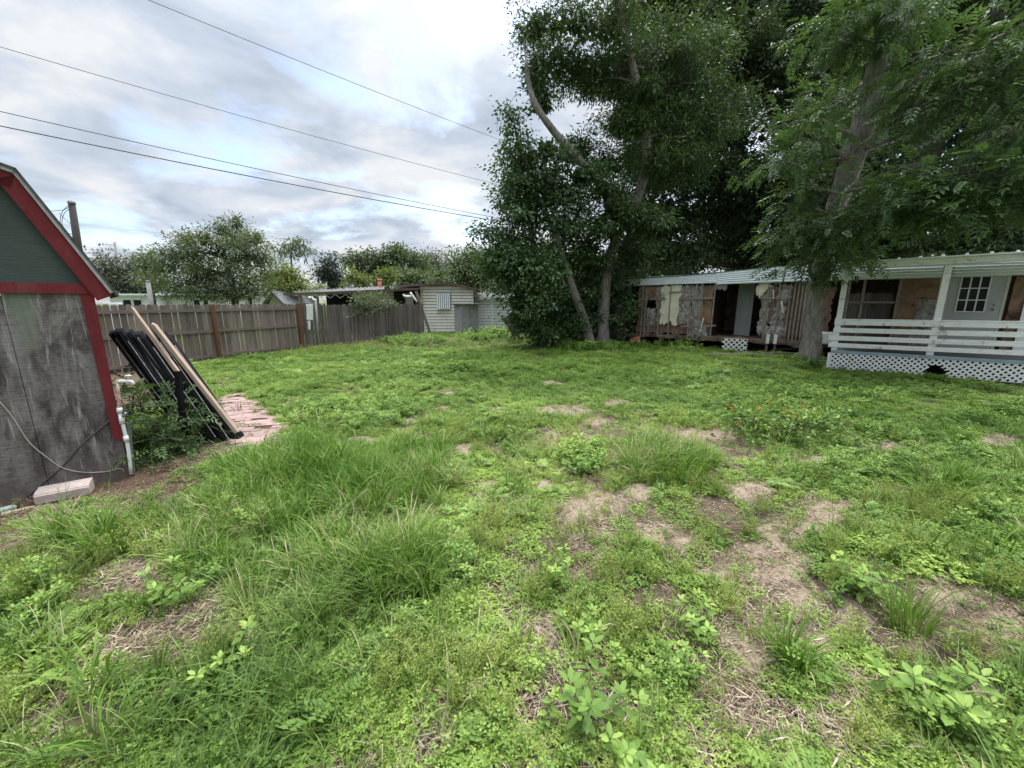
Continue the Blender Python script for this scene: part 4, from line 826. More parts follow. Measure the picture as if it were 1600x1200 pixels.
bl = [blob(*q) for q in ((840, 14, YA - .8, 50, 18), (895, 12, YA - .8, 60, 20), (955, 15, YA - .6, 45, 25), (880, 78, YA - .8, 62, 30), (838, 100, YA - 1, 26, 34), (845, 140, YA - 1, 26, 22), (925, 100, YA - .6, 50, 36), (975, 70, YA - .5, 60, 55), (1035, 60, YA - .3, 62, 55), (1010, 140, YA - .4, 62, 42), (1070, 120, YA, 55, 50),
        (975, 178, YA - .6, 42, 24), (1060, 200, YA, 50, 45), (1035, 255, YA - .2, 38, 36), (940, 250, YA - .6, 45, 24), (1080, 255, YA, 45, 30), (965, 300, YA - .5, 34, 22), (1005, 335, YA - 1.5, 44, 30), (945, 345, YA - 1.6, 40, 28), (1000, 175, YA - 1.6, 26, 16), (1012, 120, YA - 1.6, 30, 26), (912, 262, YA - 1.9, 26, 16), (945, 285, YA - 1.8, 26, 16), (1025, 235, YA - 1.5, 20, 26), (965, 320, YA - 1.6, 30, 20), (855, 215, YA - 1.9, 16, 12), (915, 395, YA - .7, 34, 40), (985, 385, YA - .4, 40, 34), (900, 220, YA - .8, 35, 22), (1100, 60, YA + .4, 50, 50), (925, 455, YA - .9, 22, 40), (962, 455, YA - .3, 10, 30), (1110, 180, YA + .4, 50, 50))]
cl = clusters([(c + unit(c * (1, 1, 0)) * .7, q) for c, q in bl], 9, r, .42); limbs(g, P1 + P2_ + P3_, R1 + R2_ + R3_, cl, r, .012, 6)
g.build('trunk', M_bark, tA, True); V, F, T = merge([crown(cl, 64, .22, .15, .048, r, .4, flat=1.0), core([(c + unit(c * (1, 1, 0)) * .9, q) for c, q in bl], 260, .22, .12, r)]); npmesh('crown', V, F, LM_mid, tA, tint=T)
# dangling vines round its foot
r = np.random.default_rng(5); cl = clusters([blob(*q) for q in ((908, 500, YA + .6, 30, 36), (880, 505, YA - .2, 24, 28), (975, 465, YA + .3, 8, 45), (850, 515, YA - 1.2, 26, 22), (955, 500, YA + 1.0, 22, 36), (925, 440, YA + 1.2, 34, 40), (965, 430, YA + 1.5, 30, 40))], 13, r, .2)
vn = thing('vine', 'dark leafy vine climbing round the foot of the forked grey tree', 'vine', gp(905, 545)); g = MB()
limbs(g, [gp(905, 545), gp(905, 545) + (0, 0, .3)], [.04, .03], cl, r, .008, 5); g.build('stem', M_barkd, vn); V, F, T = crown(cl, 50, .22, .12, .09, r, .7, flat=.3); npmesh('foliage', V, F, LM_broad, vn, tint=T)

# ------------------------------------------------------------------ leafy tree left of it
r = np.random.default_rng(31); YB = 14.2
tB = thing('mulberry_tree', 'bushy broad leaved tree reaching from the weeds up beside the power lines', 'tree', gp(850, 545)); g = MB()
Pb, Rb = bark_tube(g, [gp(850, 545) - (0, 0, .1)] + pathpx([(846, 510, YB), (842, 460, YB), (835, 400, YB), (825, 330, YB), (815, 260, YB), (805, 200, YB)]), [.15, .13, .11, .1, .08, .05, .03])
Pb2, Rb2 = bark_tube(g, [gp(856, 545)] + pathpx([(860, 500, YB + .2), (875, 440, YB + .2), (880, 370, YB + .2), (885, 300, YB + .2)]), [.12, .1, .09, .07, .04])
bl = [blob(*q) for q in ((770, 405, YB, 22, 22), (870, 500, YB + .6, 40, 26), (830, 505, YB + .6, 30, 20), (800, 190, YB, 14, 26), (808, 225, YB, 28, 30), (838, 240, YB, 34, 26), (812, 275, YB, 34, 32), (855, 290, YB, 46, 36), (900, 285, YB + .3, 36, 36), (790, 315, YB, 22, 22), (818, 335, YB, 44, 34), (870, 350, YB + .2, 46, 40), (775, 370, YB, 28, 26), (755, 365, YB - .2, 15, 18), (808, 395, YB - .2, 48, 36), (792, 425, YB - .2, 30, 30), (845, 425, YB - .4, 50, 40), (818, 468, YB - .2, 34, 24), (848, 470, YB - .3, 44, 26), (885, 420, YB + 1.4, 36, 40), (905, 350, YB + 1.4, 34, 36), (882, 470, YB + 1.4, 30, 26), (815, 495, YB, 24, 14))]
top = [blob(*q) for q in ((800, 190, YB, 12, 26), (812, 225, YB, 24, 26), (798, 250, YB, 18, 24), (840, 255, YB, 30, 24), (868, 265, YB - .2, 30, 26), (885, 240, YB, 24, 20), (822, 290, YB - .2, 34, 24), (905, 310, YB, 30, 26))]; cl = clusters(bl, 9, r, .34) + clusters(top, 9, r, .12); limbs(g, Pb + Pb2, Rb + Rb2, cl, r, .010, 5); g.build('trunk', M_barkd, tB, True)
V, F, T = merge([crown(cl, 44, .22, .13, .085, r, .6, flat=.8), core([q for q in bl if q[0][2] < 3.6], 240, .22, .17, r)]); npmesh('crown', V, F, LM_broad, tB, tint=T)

# ------------------------------------------------------------------ great oak behind the trailer
r = np.random.default_rng(41); YC = 21.0
ob_ = at(1395, 480, YC); ob_ = np.array((ob_[0], ob_[1], 0)); tC = thing('oak_tree', 'huge dark spreading oak with heavy limbs behind the trailer and porch', 'tree', ob_); g = MB()
trunkpx = [(1398, 400, YC), (1420, 330, YC), (1450, 230, YC), (1485, 110, YC - .5), (1520, 20, YC - 1), (1550, -60, YC - 1.5)]
PO, RO = bark_tube(g, [ob_ - (0, 0, .2)] + pathpx(trunkpx), [.75, .65, .6, .55, .48, .4, .3], n=18)
lims = [([(1405, 385, YC), (1470, 300, YC - 1), (1530, 235, YC - 2), (1590, 165, YC - 3), (1680, 110, YC - 4)], [.5, .42, .36, .3, .2]), ([(1398, 400, YC), (1330, 388, YC - .5), (1260, 400, YC - .5), (1180, 415, YC), (1110, 412, YC)], [.4, .32, .25, .18, .1]),
        ([(1420, 330, YC), (1330, 290, YC), (1250, 230, YC), (1190, 140, YC), (1150, 40, YC)], [.4, .33, .27, .2, .12]), ([(1408, 370, YC), (1330, 340, YC + 1), (1240, 330, YC + 1), (1130, 300, YC + 1), (1070, 310, YC + 1)], [.36, .3, .24, .16, .09]),
        ([(1485, 110, YC - .5), (1540, 40, YC - .5), (1570, 0, YC - .5), (1620, -40, YC)], [.3, .24, .18, .12]), ([(1450, 230, YC), (1440, 130, YC), (1420, 50, YC), (1400, -30, YC)], [.3, .25, .2, .14]), ([(1470, 170, YC), (1500, 60, YC + .5), (1490, -20, YC + .5)], [.28, .2, .14]),
        ([(1405, 385, YC), (1480, 380, YC - 1), (1560, 365, YC - 1.5), (1660, 340, YC - 2)], [.4, .34, .28, .2])]
for pp, rr in lims:
    a, b_ = bark_tube(g, pathpx(pp), rr, n=12); PO += a; RO += b_
bl = []
for u in range(1010, 1720, 62):
    for v in range(-40, 420, 54):
        uu, vv = u + r.uniform(-24, 24), v + r.uniform(-20, 20)
        if (uu < 1080 and vv > 370): continue
        if any(((uu - a) / 52)**2 + ((vv - b_) / 38)**2 < 1 for a, b_ in ((1195, 222), (1450, 262), (1540, 22), (1400, 420), (1445, 385))): continue
        bl.append(blob(uu, vv, YC + r.uniform(-3.0, 3.5), r.uniform(36, 62), r.uniform(26, 42)))
for u, v in ((1000, 340), (1030, 390), (1075, 395), (1130, 380), (1160, 330), (1220, 380), (1280, 350), (1330, 330), (1240, 290), (1150, 270), (1290, 250)): bl.append(blob(u, v, YC + r.uniform(-1, 4), 48, 32))
cl = clusters(bl, 4.0, r, .40); limbs(g, PO, RO, cl, r, .022, 5); g.build('trunk', M_barkd, tC, True)
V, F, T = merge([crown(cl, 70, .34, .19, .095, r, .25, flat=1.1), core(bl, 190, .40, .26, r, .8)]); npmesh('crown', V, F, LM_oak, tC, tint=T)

# ------------------------------------------------------------------ ash with feathery leaves at the porch
r = np.random.default_rng(51); tb = gp(1264, 572); YD = float(tb[1]) + .05
tD = thing('ash_tree', 'leaning grey barked ash tree with bright feathery leaves between trailer and porch', 'tree', tb); g = MB()
PD, RD = bark_tube(g, [tb - (0, 0, .12), tb + (0, 0, .12)] + pathpx([(1269, 520, YD), (1278, 450, YD), (1292, 390, YD), (1308, 320, YD), (1328, 262, YD - .2), (1350, 190, YD - .4), (1372, 105, YD - .6), (1392, 20, YD - .9), (1412, -70, YD - 1.2)]), [.42, .28, .21, .19, .19, .21, .23, .22, .2, .18, .14], n=18, jit=.09)
bl = [blob(*q) for q in ((1232, 372, YD - .8, 28, 20), (1270, 355, YD - 1, 36, 24), (1300, 395, YD - 1, 40, 20), (1250, 412, YD - .8, 26, 14), (1300, 418, YD - .8, 18, 12), (1335, 358, YD - 1.5, 40, 20), (1390, 320, YD - 2, 50, 26), (1450, 300, YD - 2.5, 54, 40), (1440, 335, YD - 2.5, 54, 16), (1510, 325, YD - 3, 46, 18), (1505, 280, YD - 2.8, 56, 36), (1570, 270, YD - 3.2, 46, 44), (1575, 322, YD - 3.2, 36, 16),
        (1405, 265, YD - 2, 36, 24), (1330, 215, YD + 1.2, 26, 20), (1268, 220, YD - .8, 40, 26), (1225, 250, YD - .8, 24, 20), (1245, 190, YD - .6, 24, 20), (1300, 160, YD + .8, 36, 26), (1365, 150, YD + .6, 30, 20), (1425, 125, YD - 1.4, 40, 30), (1455, 160, YD - 2, 54, 30), (1500, 100, YD - 2.2, 56, 34), (1560, 60, YD - 2.6, 46, 34), (1560, 130, YD - 2.6, 50, 32), (1590, 200, YD - 3, 40, 30), (1390, 50, YD + .6, 40, 30), (1330, 60, YD - .8, 40, 34), (1420, 20, YD - 1.4, 46, 24), (1290, 40, YD - .6, 30, 26), (1640, 120, YD - 3, 40, 60), (1650, 280, YD - 3.4, 50, 60), (1262, 290, YD - .5, 24, 20), (1240, 320, YD - .4, 14, 10), (1350, 10, YD - 1, 40, 24))]
cl = clusters(bl, 11, r, .36); limbs(g, PD, RD, cl, r, .009, 6, .3); g.build('trunk', M_bark, tD, True)
V, F, T = crown(cl, 12, .22, .30, .046, r, .35, kind='pinnate', flat=1.6); npmesh('crown', V, F, LM_ash, tD, tint=T)

# ------------------------------------------------------------------ trees beyond the fence
def bg_tree(name, label, Y, px, trunk, mat, L, W, nleaf, spread, dens, seed, group='trees beyond the fence', gap=.30, tw=.02, bark=None, droop=.2):
    r = np.random.default_rng(seed); b0 = at(trunk[0][0], 470, Y); b0[2] = 0; o = thing(name, label, 'tree', b0, group); g = MB()
    P_, R_ = bark_tube(g, [b0 - (0, 0, .1)] + [at(u, v, Y) for u, v, _ in trunk], [trunk[0][2] * 1.2] + [q[2] for q in trunk], 4, 8)
    bl = [blob(u, v, Y + r.uniform(-.8, .8), a, b) for u, v, a, b in px]; cl = clusters(bl, dens, r, gap); limbs(g, P_, R_, cl, r, tw, 5, .5); g.build('trunk', bark or M_barkd, o, True)
    V, F, T = merge([crown(cl, nleaf, spread * .85, L, W, r, droop, flat=1.0), core(bl, 70, L * 1.5, W * 2, r, .7)]); npmesh('crown', V, F, mat, o, tint=T); return o
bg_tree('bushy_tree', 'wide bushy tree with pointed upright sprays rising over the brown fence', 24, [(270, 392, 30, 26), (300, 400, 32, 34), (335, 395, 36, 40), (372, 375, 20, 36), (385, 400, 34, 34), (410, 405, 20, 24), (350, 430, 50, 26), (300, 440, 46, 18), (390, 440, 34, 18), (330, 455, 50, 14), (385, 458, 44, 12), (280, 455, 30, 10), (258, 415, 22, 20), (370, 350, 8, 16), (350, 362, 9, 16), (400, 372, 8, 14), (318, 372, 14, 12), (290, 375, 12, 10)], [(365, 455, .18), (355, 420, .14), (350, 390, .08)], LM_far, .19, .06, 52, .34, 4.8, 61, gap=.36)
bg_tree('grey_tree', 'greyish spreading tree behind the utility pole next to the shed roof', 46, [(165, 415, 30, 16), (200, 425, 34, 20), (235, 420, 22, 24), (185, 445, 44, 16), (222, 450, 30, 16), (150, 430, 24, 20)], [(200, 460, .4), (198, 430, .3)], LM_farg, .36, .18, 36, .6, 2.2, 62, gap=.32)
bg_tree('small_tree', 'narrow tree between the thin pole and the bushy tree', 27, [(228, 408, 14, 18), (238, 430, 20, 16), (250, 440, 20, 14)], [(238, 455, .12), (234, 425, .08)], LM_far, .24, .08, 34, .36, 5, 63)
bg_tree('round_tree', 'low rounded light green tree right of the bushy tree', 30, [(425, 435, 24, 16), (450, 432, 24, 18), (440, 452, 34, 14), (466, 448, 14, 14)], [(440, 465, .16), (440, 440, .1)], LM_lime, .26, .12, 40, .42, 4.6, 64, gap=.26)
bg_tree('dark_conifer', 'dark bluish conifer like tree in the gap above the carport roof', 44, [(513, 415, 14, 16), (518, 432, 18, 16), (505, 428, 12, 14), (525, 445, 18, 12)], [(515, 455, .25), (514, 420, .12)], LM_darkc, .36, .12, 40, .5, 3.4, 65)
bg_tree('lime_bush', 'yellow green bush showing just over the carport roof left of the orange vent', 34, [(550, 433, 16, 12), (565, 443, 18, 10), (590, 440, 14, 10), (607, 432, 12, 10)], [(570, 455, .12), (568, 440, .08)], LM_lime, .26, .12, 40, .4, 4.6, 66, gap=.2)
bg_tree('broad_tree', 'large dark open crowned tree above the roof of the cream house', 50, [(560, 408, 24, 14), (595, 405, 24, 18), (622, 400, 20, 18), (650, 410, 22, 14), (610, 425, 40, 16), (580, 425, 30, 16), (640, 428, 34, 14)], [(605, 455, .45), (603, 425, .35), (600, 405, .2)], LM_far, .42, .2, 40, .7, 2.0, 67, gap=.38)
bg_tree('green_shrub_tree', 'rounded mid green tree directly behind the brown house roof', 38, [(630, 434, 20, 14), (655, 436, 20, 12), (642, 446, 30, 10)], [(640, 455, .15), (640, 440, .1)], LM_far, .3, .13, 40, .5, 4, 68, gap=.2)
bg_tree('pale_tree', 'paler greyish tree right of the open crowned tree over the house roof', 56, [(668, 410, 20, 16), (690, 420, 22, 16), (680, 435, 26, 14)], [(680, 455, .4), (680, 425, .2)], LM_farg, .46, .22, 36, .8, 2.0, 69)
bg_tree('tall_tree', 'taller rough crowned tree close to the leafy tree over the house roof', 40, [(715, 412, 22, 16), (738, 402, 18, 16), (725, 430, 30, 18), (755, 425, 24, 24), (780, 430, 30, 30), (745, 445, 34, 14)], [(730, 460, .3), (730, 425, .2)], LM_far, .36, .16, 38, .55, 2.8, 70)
bg_tree('backdrop_tree', 'dark green tree filling the gap behind the trailer left end', 32, [(860, 430, 60, 50), (930, 440, 60, 44), (1000, 430, 50, 40), (1060, 430, 50, 20), (820, 460, 50, 30)], [(930, 470, .3), (930, 430, .2)], LM_oak, .34, .16, 40, .55, 3, 71, group=None)
bg_tree('hedge_tree', 'low dark trees lining the lot behind the trailer roof', 30, [(1060, 412, 50, 14), (1140, 410, 50, 14), (1220, 405, 50, 14), (1300, 400, 60, 20), (1450, 390, 80, 22), (1560, 380, 80, 24)], [(1220, 450, .3), (1220, 410, .2)], LM_oak, .3, .14, 40, .5, 3, 72, group=None)
# fan palm and the papaya like tree
def fronds(o, c, n, L, r, mat, name='crown', up=.5, leafl=.5, lw=.05, nl=16):
    parts = []
    for k in range(n):
        a = 2 * math.pi * k / n + r.uniform(-.2, .2); e = r.uniform(-.2, 1.1) * up + .2; d = np.array((math.cos(a) * math.cos(e), math.sin(a) * math.cos(e), math.sin(e))); t_ = np.linspace(.15, 1, nl); P = c + d * (t_ * L)[:, None] - np.array((0, 0, 1.0)) * (t_**2 * L * .55)[:, None]
        D = d - np.array((0, 0, 1.0)) * (t_ * 1.0)[:, None]; s = unit(np.cross(d, (0, 0, 1.0)))
        for sg in (-1, 1): parts.append(leafset(P, D * .6 + s * sg - np.array((0, 0, .35)), np.tile((0, 0, 1.0), (nl, 1)), leafl * (1.1 - .6 * t_), lw, r.uniform(.2, .9), 'dia'))
    V, F, T = merge(parts); npmesh(name, V, F, mat, o, tint=T)
r = np.random.default_rng(81); Y = 34; b0 = at(455, 470, Y); b0[2] = 0; pal = thing('papaya_tree', 'slender tree with one tuft of drooping leaves sticking up above the others', 'tree', b0, 'trees beyond the fence'); tp = at(456, 388, Y)
MB().tube([b0, at(456, 430, Y), at(455, 405, Y), tp], [.12, .09, .07, .05], 8).build('trunk', M_barkp, pal, True); cl = [(tp, tp + r.normal(size=(40, 3)) * (.72, .72, .42), unit(r.normal(size=(40, 3))))]
g = MB(); limbs(g, [tp - (0, 0, .6), tp - (0, 0, .3)], [.04, .04], cl, r, .018, 4); g.build('branches', M_barkp, pal)
V, F, T = crown(cl, 14, .24, .5, .10, r, .8); npmesh('crown', V, F, LM_far, pal, tint=T)
Y = 33; b0 = at(493, 470, Y); b0[2] = 0; pal = thing('fan_palm', 'pale green palm with arching fronds peeping over the carport roof', 'palm', b0); MB().tube([b0, at(493, 452, Y)], [.25, .2], 8).build('trunk', M_barkp, pal, True); fronds(pal, at(493, 455, Y), 26, 1.6, r, LM_lime, up=1.0, leafl=.7, lw=.05)

# ------------------------------------------------------------------ poles, wires, far homes
def wire(label, p0, p1, sag, rad, name='power_line'):
    a, b_ = np.array(p0), np.array(p1); pts = [a + (b_ - a) * t_ - np.array((0, 0, sag * 4 * t_ * (1 - t_))) for t_ in np.linspace(0, 1, 40)]
    tag(MB().tube(pts, rad, 6).build(name, M_wire, None, True, loc=a), label, 'power line', 'power lines crossing the sky')
wire('topmost power line running from the top edge of the sky down to the leafy tree', at(130, -42, 19), at(850, 244, 33), .12, .013)
wire('second power line from the top, with a small clamp near its left end', at(-160, 26, 19), at(850, 306, 33), .22, .013)
wire('thin upper cable of the lower pair above the shed', at(-160, 137, 19), at(850, 354, 33), .22, .018)
wire('lowest and thickest cable sloping above the shed roof to the leafy tree', at(-160, 163, 19), at(850, 357, 33), .24, .025)
Y = 22; a, b_ = at(122, 386, Y), at(112, 318, Y); lo = a + (a - b_) * (a[2] / (b_[2] - a[2])); pole = thing('utility_pole', 'dark wooden utility pole with a pale cap and looped wires behind the shed roof', 'pole', (lo[0], lo[1], 0))
MB().tube([lo, a, b_], [.19, .165, .14], 12).build('shaft', M_pole, pole, True); dd = unit(b_ - a)
MB().tube([b_ - dd * .02, b_ + dd * .06, b_ + dd * .13, b_ + dd * .18], [.16, .17, .12, .03], 10).build('pole_cap', M_grey, pole, True)
g = MB()
for P_ in ([(110, 322), (102, 327), (92, 329), (75, 330)], [(108, 320), (98, 330), (94, 345), (100, 360), (112, 366)], [(111, 350), (100, 341), (92, 332)], [(109, 326), (100, 334), (97, 350), (106, 364)]): g.tube(smooth_path([at(u, v, Y - .1) for u, v in P_], 5), .014, 5)
g.build('service_wires', M_wire, pole, True)
Y = 48; a = at(191, 470, Y); a[2] = 0; b_ = at(179, 378, Y); pl = thing('utility_pole', 'thin pale leaning pole far behind the grey tree', 'pole', a); MB().tube([a, b_], [.17, .12], 8).build('shaft', M_lightpole, pl, True)
MB().tube([b_ - (0, 0, .3), b_ + (-1.2, 0, -.32)], .03, 5).build('crossarm', M_wire, pl)
Y = 60; a = at(223, 470, Y); a[2] = 0; b_ = at(221, 383, Y); pl = thing('utility_pole', 'distant thin pole with a small crosspiece left of the bushy tree', 'pole', a); MB().tube([a, b_], [.16, .1], 8).build('shaft', M_grey, pl, True); MB().tube([at(218, 386, Y), at(224, 386, Y)], .06, 6).build('crossarm', M_grey, pl)
Y = 21; a = at(236, 474, Y); a[2] = 0; b_ = at(231, 440, Y); pl = thing('short_post', 'short pale post standing just beyond the brown fence', 'post', a); MB().tube([a, b_], [.11, .10], 8).build('shaft', M_lightpole, pl, True); MB().tube([b_, b_ + (0, 0, .06)], [.12, .06], 8).build('cap', M_grey, pl, True)
def home(name, label, u0, u1, vr, Y, wm, gable=False, roofm=None, wins=(), skew=.1):
    P = Plane((at(u0, 470, Y)[0], Y), (1, skew)); s1 = P.hit(u1, 470)[0]; zr = P.hit((u0 + u1) / 2, vr)[1]; o = thing(name, label, 'house', P.w(0, 0), 'homes beyond the fence'); D = 5
    if gable:
        ze = zr - .9; g = MB(); pr = [(0, 0), (s1, 0), (s1, ze), (s1 / 2, zr - .05), (0, ze)]; g.add([P.w(s, z, d) for d in (0, D) for s, z in pr], [(0, 1, 2, 3, 4), (9, 8, 7, 6, 5)] + [(i, i + 5, (i + 1) % 5 + 5, (i + 1) % 5) for i in range(5)]); g.build('wall', wm, o)
        g = MB(); g.pquad(P, [(-.3, ze - .12), (s1 / 2, zr - .03), (s1 / 2, zr + .1), (-.3, ze + .02)], -.3, D + .2); g.pquad(P, [(s1 / 2, zr - .03), (s1 + .3, ze - .12), (s1 + .3, ze + .02), (s1 / 2, zr + .1)], -.3, D + .2); g.build('roof', roofm or M_mobroof, o)
        MB().pbox(P, s1 * .35, s1 * .65, ze + .05, ze + .2, -.03, -.002).build('gable_vent', M_mobile, o)
    else:
        MB().pbox(P, 0, s1, 0, zr - .12, 0, D).build('wall', wm, o); MB().pquad(P, [(-.2, zr - .118), (s1 + .2, zr - .118), (s1 + .2, zr), (-.2, zr)], -.35, D + .2).build('roof', roofm or M_metalwhite, o)
    for a, b_ in wins: 
        z1 = zr - .45; f = MB().pbox(P, s1 * a - .06, s1 * b_ + .06, .95, z1 + .06, -.05, -.002).build('window', M_mobile, o); MB().pbox(P, s1 * a, s1 * b_, 1.0, z1, -.058, -.051).build('pane', M_glass, f)
home('mobile_home', 'white mobile home with pale windows seen between the shed and the grey tree', 172, 232, 459, 30, M_mobile, wins=((.35, .55), (.62, .82)))
home('mobile_home', 'long cream mobile home low behind the fence under the bushy tree', 255, 350, 459, 32, M_creampaint, wins=((.5, .6), (.66, .74)))
home('mobile_home', 'white mobile home with metal awning behind the trunk of the bushy tree', 345, 420, 457, 36, M_mobile, wins=((.2, .35), (.5, .65)))
home('small_house', 'little cream gabled house with a grey roof just left of the carport', 417, 442, 457, 27, M_siding, True)
tag(MB().pbox(Plane((at(168, 470, 12.5)[0], 12.5), (1, .1)), 0, .25, 0, 1.62, 0, .2).build('white_fence_post', M_mobile, None, loc=(at(168, 470, 12.5)[0], 12.5, 0), bevel=.02), 'white square post between the shed and the brown fence', 'post')
# vine on the picket fence
r = np.random.default_rng(91); vc = [(lambda s, z: P2.w(s, z, -.12))(*P2.hit(u, v, -.12)) for u, v in ((556, 470), (575, 468), (590, 470), (605, 474), (562, 488), (575, 480))]
cl = [(c, c + r.normal(size=(13, 3)) * (.22, .3, .16), unit(r.normal(size=(16, 3)))) for c in vc]; fv = thing('fence_vine', 'straggly dull vine with bare stems draped over the ragged picket fence', 'vine', (vc[0][0], vc[0][1], 0)); g = MB()
limbs(g, [P2.w(P2.hit(575, 500, -.12)[0], z, -.12) for z in (0, .5, 1., 1.4)], [.03] * 4, cl, r, .012, 5); g.build('stems', M_barkp, fv); V, F, T = crown(cl, 16, .12, .10, .06, r, .3); npmesh('foliage', V, F, LM_far, fv, tint=T)
# fern leaved shrub under the panels
r = np.random.default_rng(95); YS = 4.45; cl = clusters([blob(*q) for q in ((215, 635, 4.35, 26, 24), (222, 680, 4.25, 26, 28), (255, 650, 4.25, 34, 24), (262, 690, 4.1, 36, 22), (300, 690, 4.15, 22, 18), (285, 665, 4.25, 26, 14), (215, 610, 4.6, 16, 16), (240, 708, 4.05, 26, 12))], 60, r, .12)
sh = thing('fern_leaved_shrub', 'dark green shrub with feathery leaves growing under the leaning black panels', 'shrub', gp(240, 716)); g = MB(); limbs(g, [gp(240, 716), gp(240, 716) + (0, 0, .15)], [.03, .02], cl, r, .004, 5); g.build('stems', M_barkd, sh)
V, F, T = crown(cl, 7, .07, .17, .024, r, .3, kind='pinnate', flat=1.2); npmesh('foliage', V, F, LM_ash, sh, tint=T)
# ------------------------------------------------------------------ plants of the yard
LG_long = leaf_mat('long_grass', (0.050, 0.11, 0.016), (0.118, 0.222, 0.030), (0.24, 0.35, 0.075), .24, .55, .2, dry=(0.42, 0.36, 0.20))
LG_short = leaf_mat('short_grass', (0.065, 0.12, 0.022), (0.135, 0.215, 0.042), (0.27, 0.34, 0.11), .24, .5, dry=(0.46, 0.40, 0.24))
LG_clov = leaf_mat('ground_cover_leaf', (0.095, 0.165, 0.030), (0.205, 0.310, 0.050), (0.34, 0.44, 0.095), .24, .5, .2)
LG_weed = leaf_mat('weed_leaf', (0.075, 0.145, 0.030), (0.155, 0.260, 0.050), (0.32, 0.44, 0.10), .24, .5, .2)
LG_pep = leaf_mat('seedy_weed', (0.152, 0.187, 0.046), (0.262, 0.331, 0.077), (0.414, 0.475, 0.132), .35, .6)
LG_straw = leaf_mat('dry_straw', (0.10, 0.065, 0.045), (0.30, 0.22, 0.15), (0.50, 0.42, 0.30), .1, .8, .1)
LG_flower = leaf_mat('orange_petals', (0.45, 0.13, 0.025), (0.60, 0.22, 0.05), (0.68, 0.38, 0.09), .3)
def blades(n, Rb, L0, L1, w, r, th0=.08, th1=1.5, K=5, tint=None):
    a = r.random(n) * 2 * math.pi; rb = Rb * np.sqrt(r.random(n)); b_ = np.stack([rb * np.cos(a + .8), rb * np.sin(a + .8), np.zeros(n)], 1); L = r.uniform(L0, L1, n)
    s0 = np.abs(r.normal(th0, .22, n)); s1 = np.clip(r.normal(th1, .5, n), .2, 2.5); t_ = tint if tint is not None else np.clip(r.normal(.5, .2, n), 0, 1); W = w * r.uniform(.6, 1.3, n)
    p = b_.copy(); rows = []; h = np.stack([np.cos(a), np.sin(a), np.zeros(n)], 1); sd = np.stack([-np.sin(a), np.cos(a), np.zeros(n)], 1); sd = unit(sd + r.normal(0, .35, (n, 3)))
    for k in range(K + 1):
        f = k / K; wk = W * (1 - f**2.2) * .5 + .0002; rows.append((p - sd * wk[:, None], p + sd * wk[:, None])); th = s0 + (s1 - s0) * f**1.4
        p = p + (h * np.sin(th)[:, None] + np.array((0, 0, 1.0)) * np.cos(th)[:, None]) * (L / K)[:, None]
    V = np.stack([x for rw in rows for x in rw], 1); m = 2 * (K + 1); T_ = []
    for k in range(K): T_ += [(2 * k, 2 * k + 1, 2 * k + 3), (2 * k, 2 * k + 3, 2 * k + 2)]
    F = (np.arange(n) * m)[:, None, None] + np.array(T_)[None]
    tt = np.clip(t_[:, None] + np.linspace(-.05, .12, m)[None], 0, 1); return V.reshape(-1, 3), F.reshape(-1, 3), tt.ravel()
def stems(A, B, w, tint):
    A, B = np.asarray(A), np.asarray(B); d = unit(B - A); s = unit(np.cross(d, np.array((.3, .2, .9)))); u = np.cross(d, s); n = len(A)
    V = np.stack([A + s * w, A - s * w * .5 + u * w * .8, A - s * w * .5 - u * w * .8, B + s * w * .6, B - s * w * .3 + u * w * .5, B - s * w * .3 - u * w * .5], 1)
    F = (np.arange(n) * 6)[:, None, None] + np.array([(0, 1, 4), (0, 4, 3), (1, 2, 5), (1, 5, 4), (2, 0, 3), (2, 3, 5)])[None]; return V.reshape(-1, 3), F.reshape(-1, 3), np.full(n * 6, tint)
def p_clover(r, n=46, Rr=.10, h=.05, L=.017):
    a = r.random(n) * 2 * math.pi; q = Rr * np.sqrt(r.random(n)); A = np.stack([q * .4 * np.cos(a), q * .4 * np.sin(a), np.zeros(n)], 1); B = np.stack([q * np.cos(a), q * np.sin(a), h * r.uniform(.35, 1, n) * (1.1 - q / Rr * .5)], 1); parts = [stems(A, B, .0008, .4)]
    t_ = np.clip(r.normal(.5, .2, n), 0, 1); N = unit(np.array((0, 0, 1.0)) + r.normal(0, .3, (n, 3)))
    for k in range(3): 
        b_ = a + k * 2.1 + r.normal(0, .2, n); D = np.stack([np.cos(b_), np.sin(b_), r.normal(.05, .2, n)], 1); parts.append(leafset(B, D, N, L * r.uniform(.7, 1.3, n), L * .72, t_, 'dia'))
    return merge(parts)
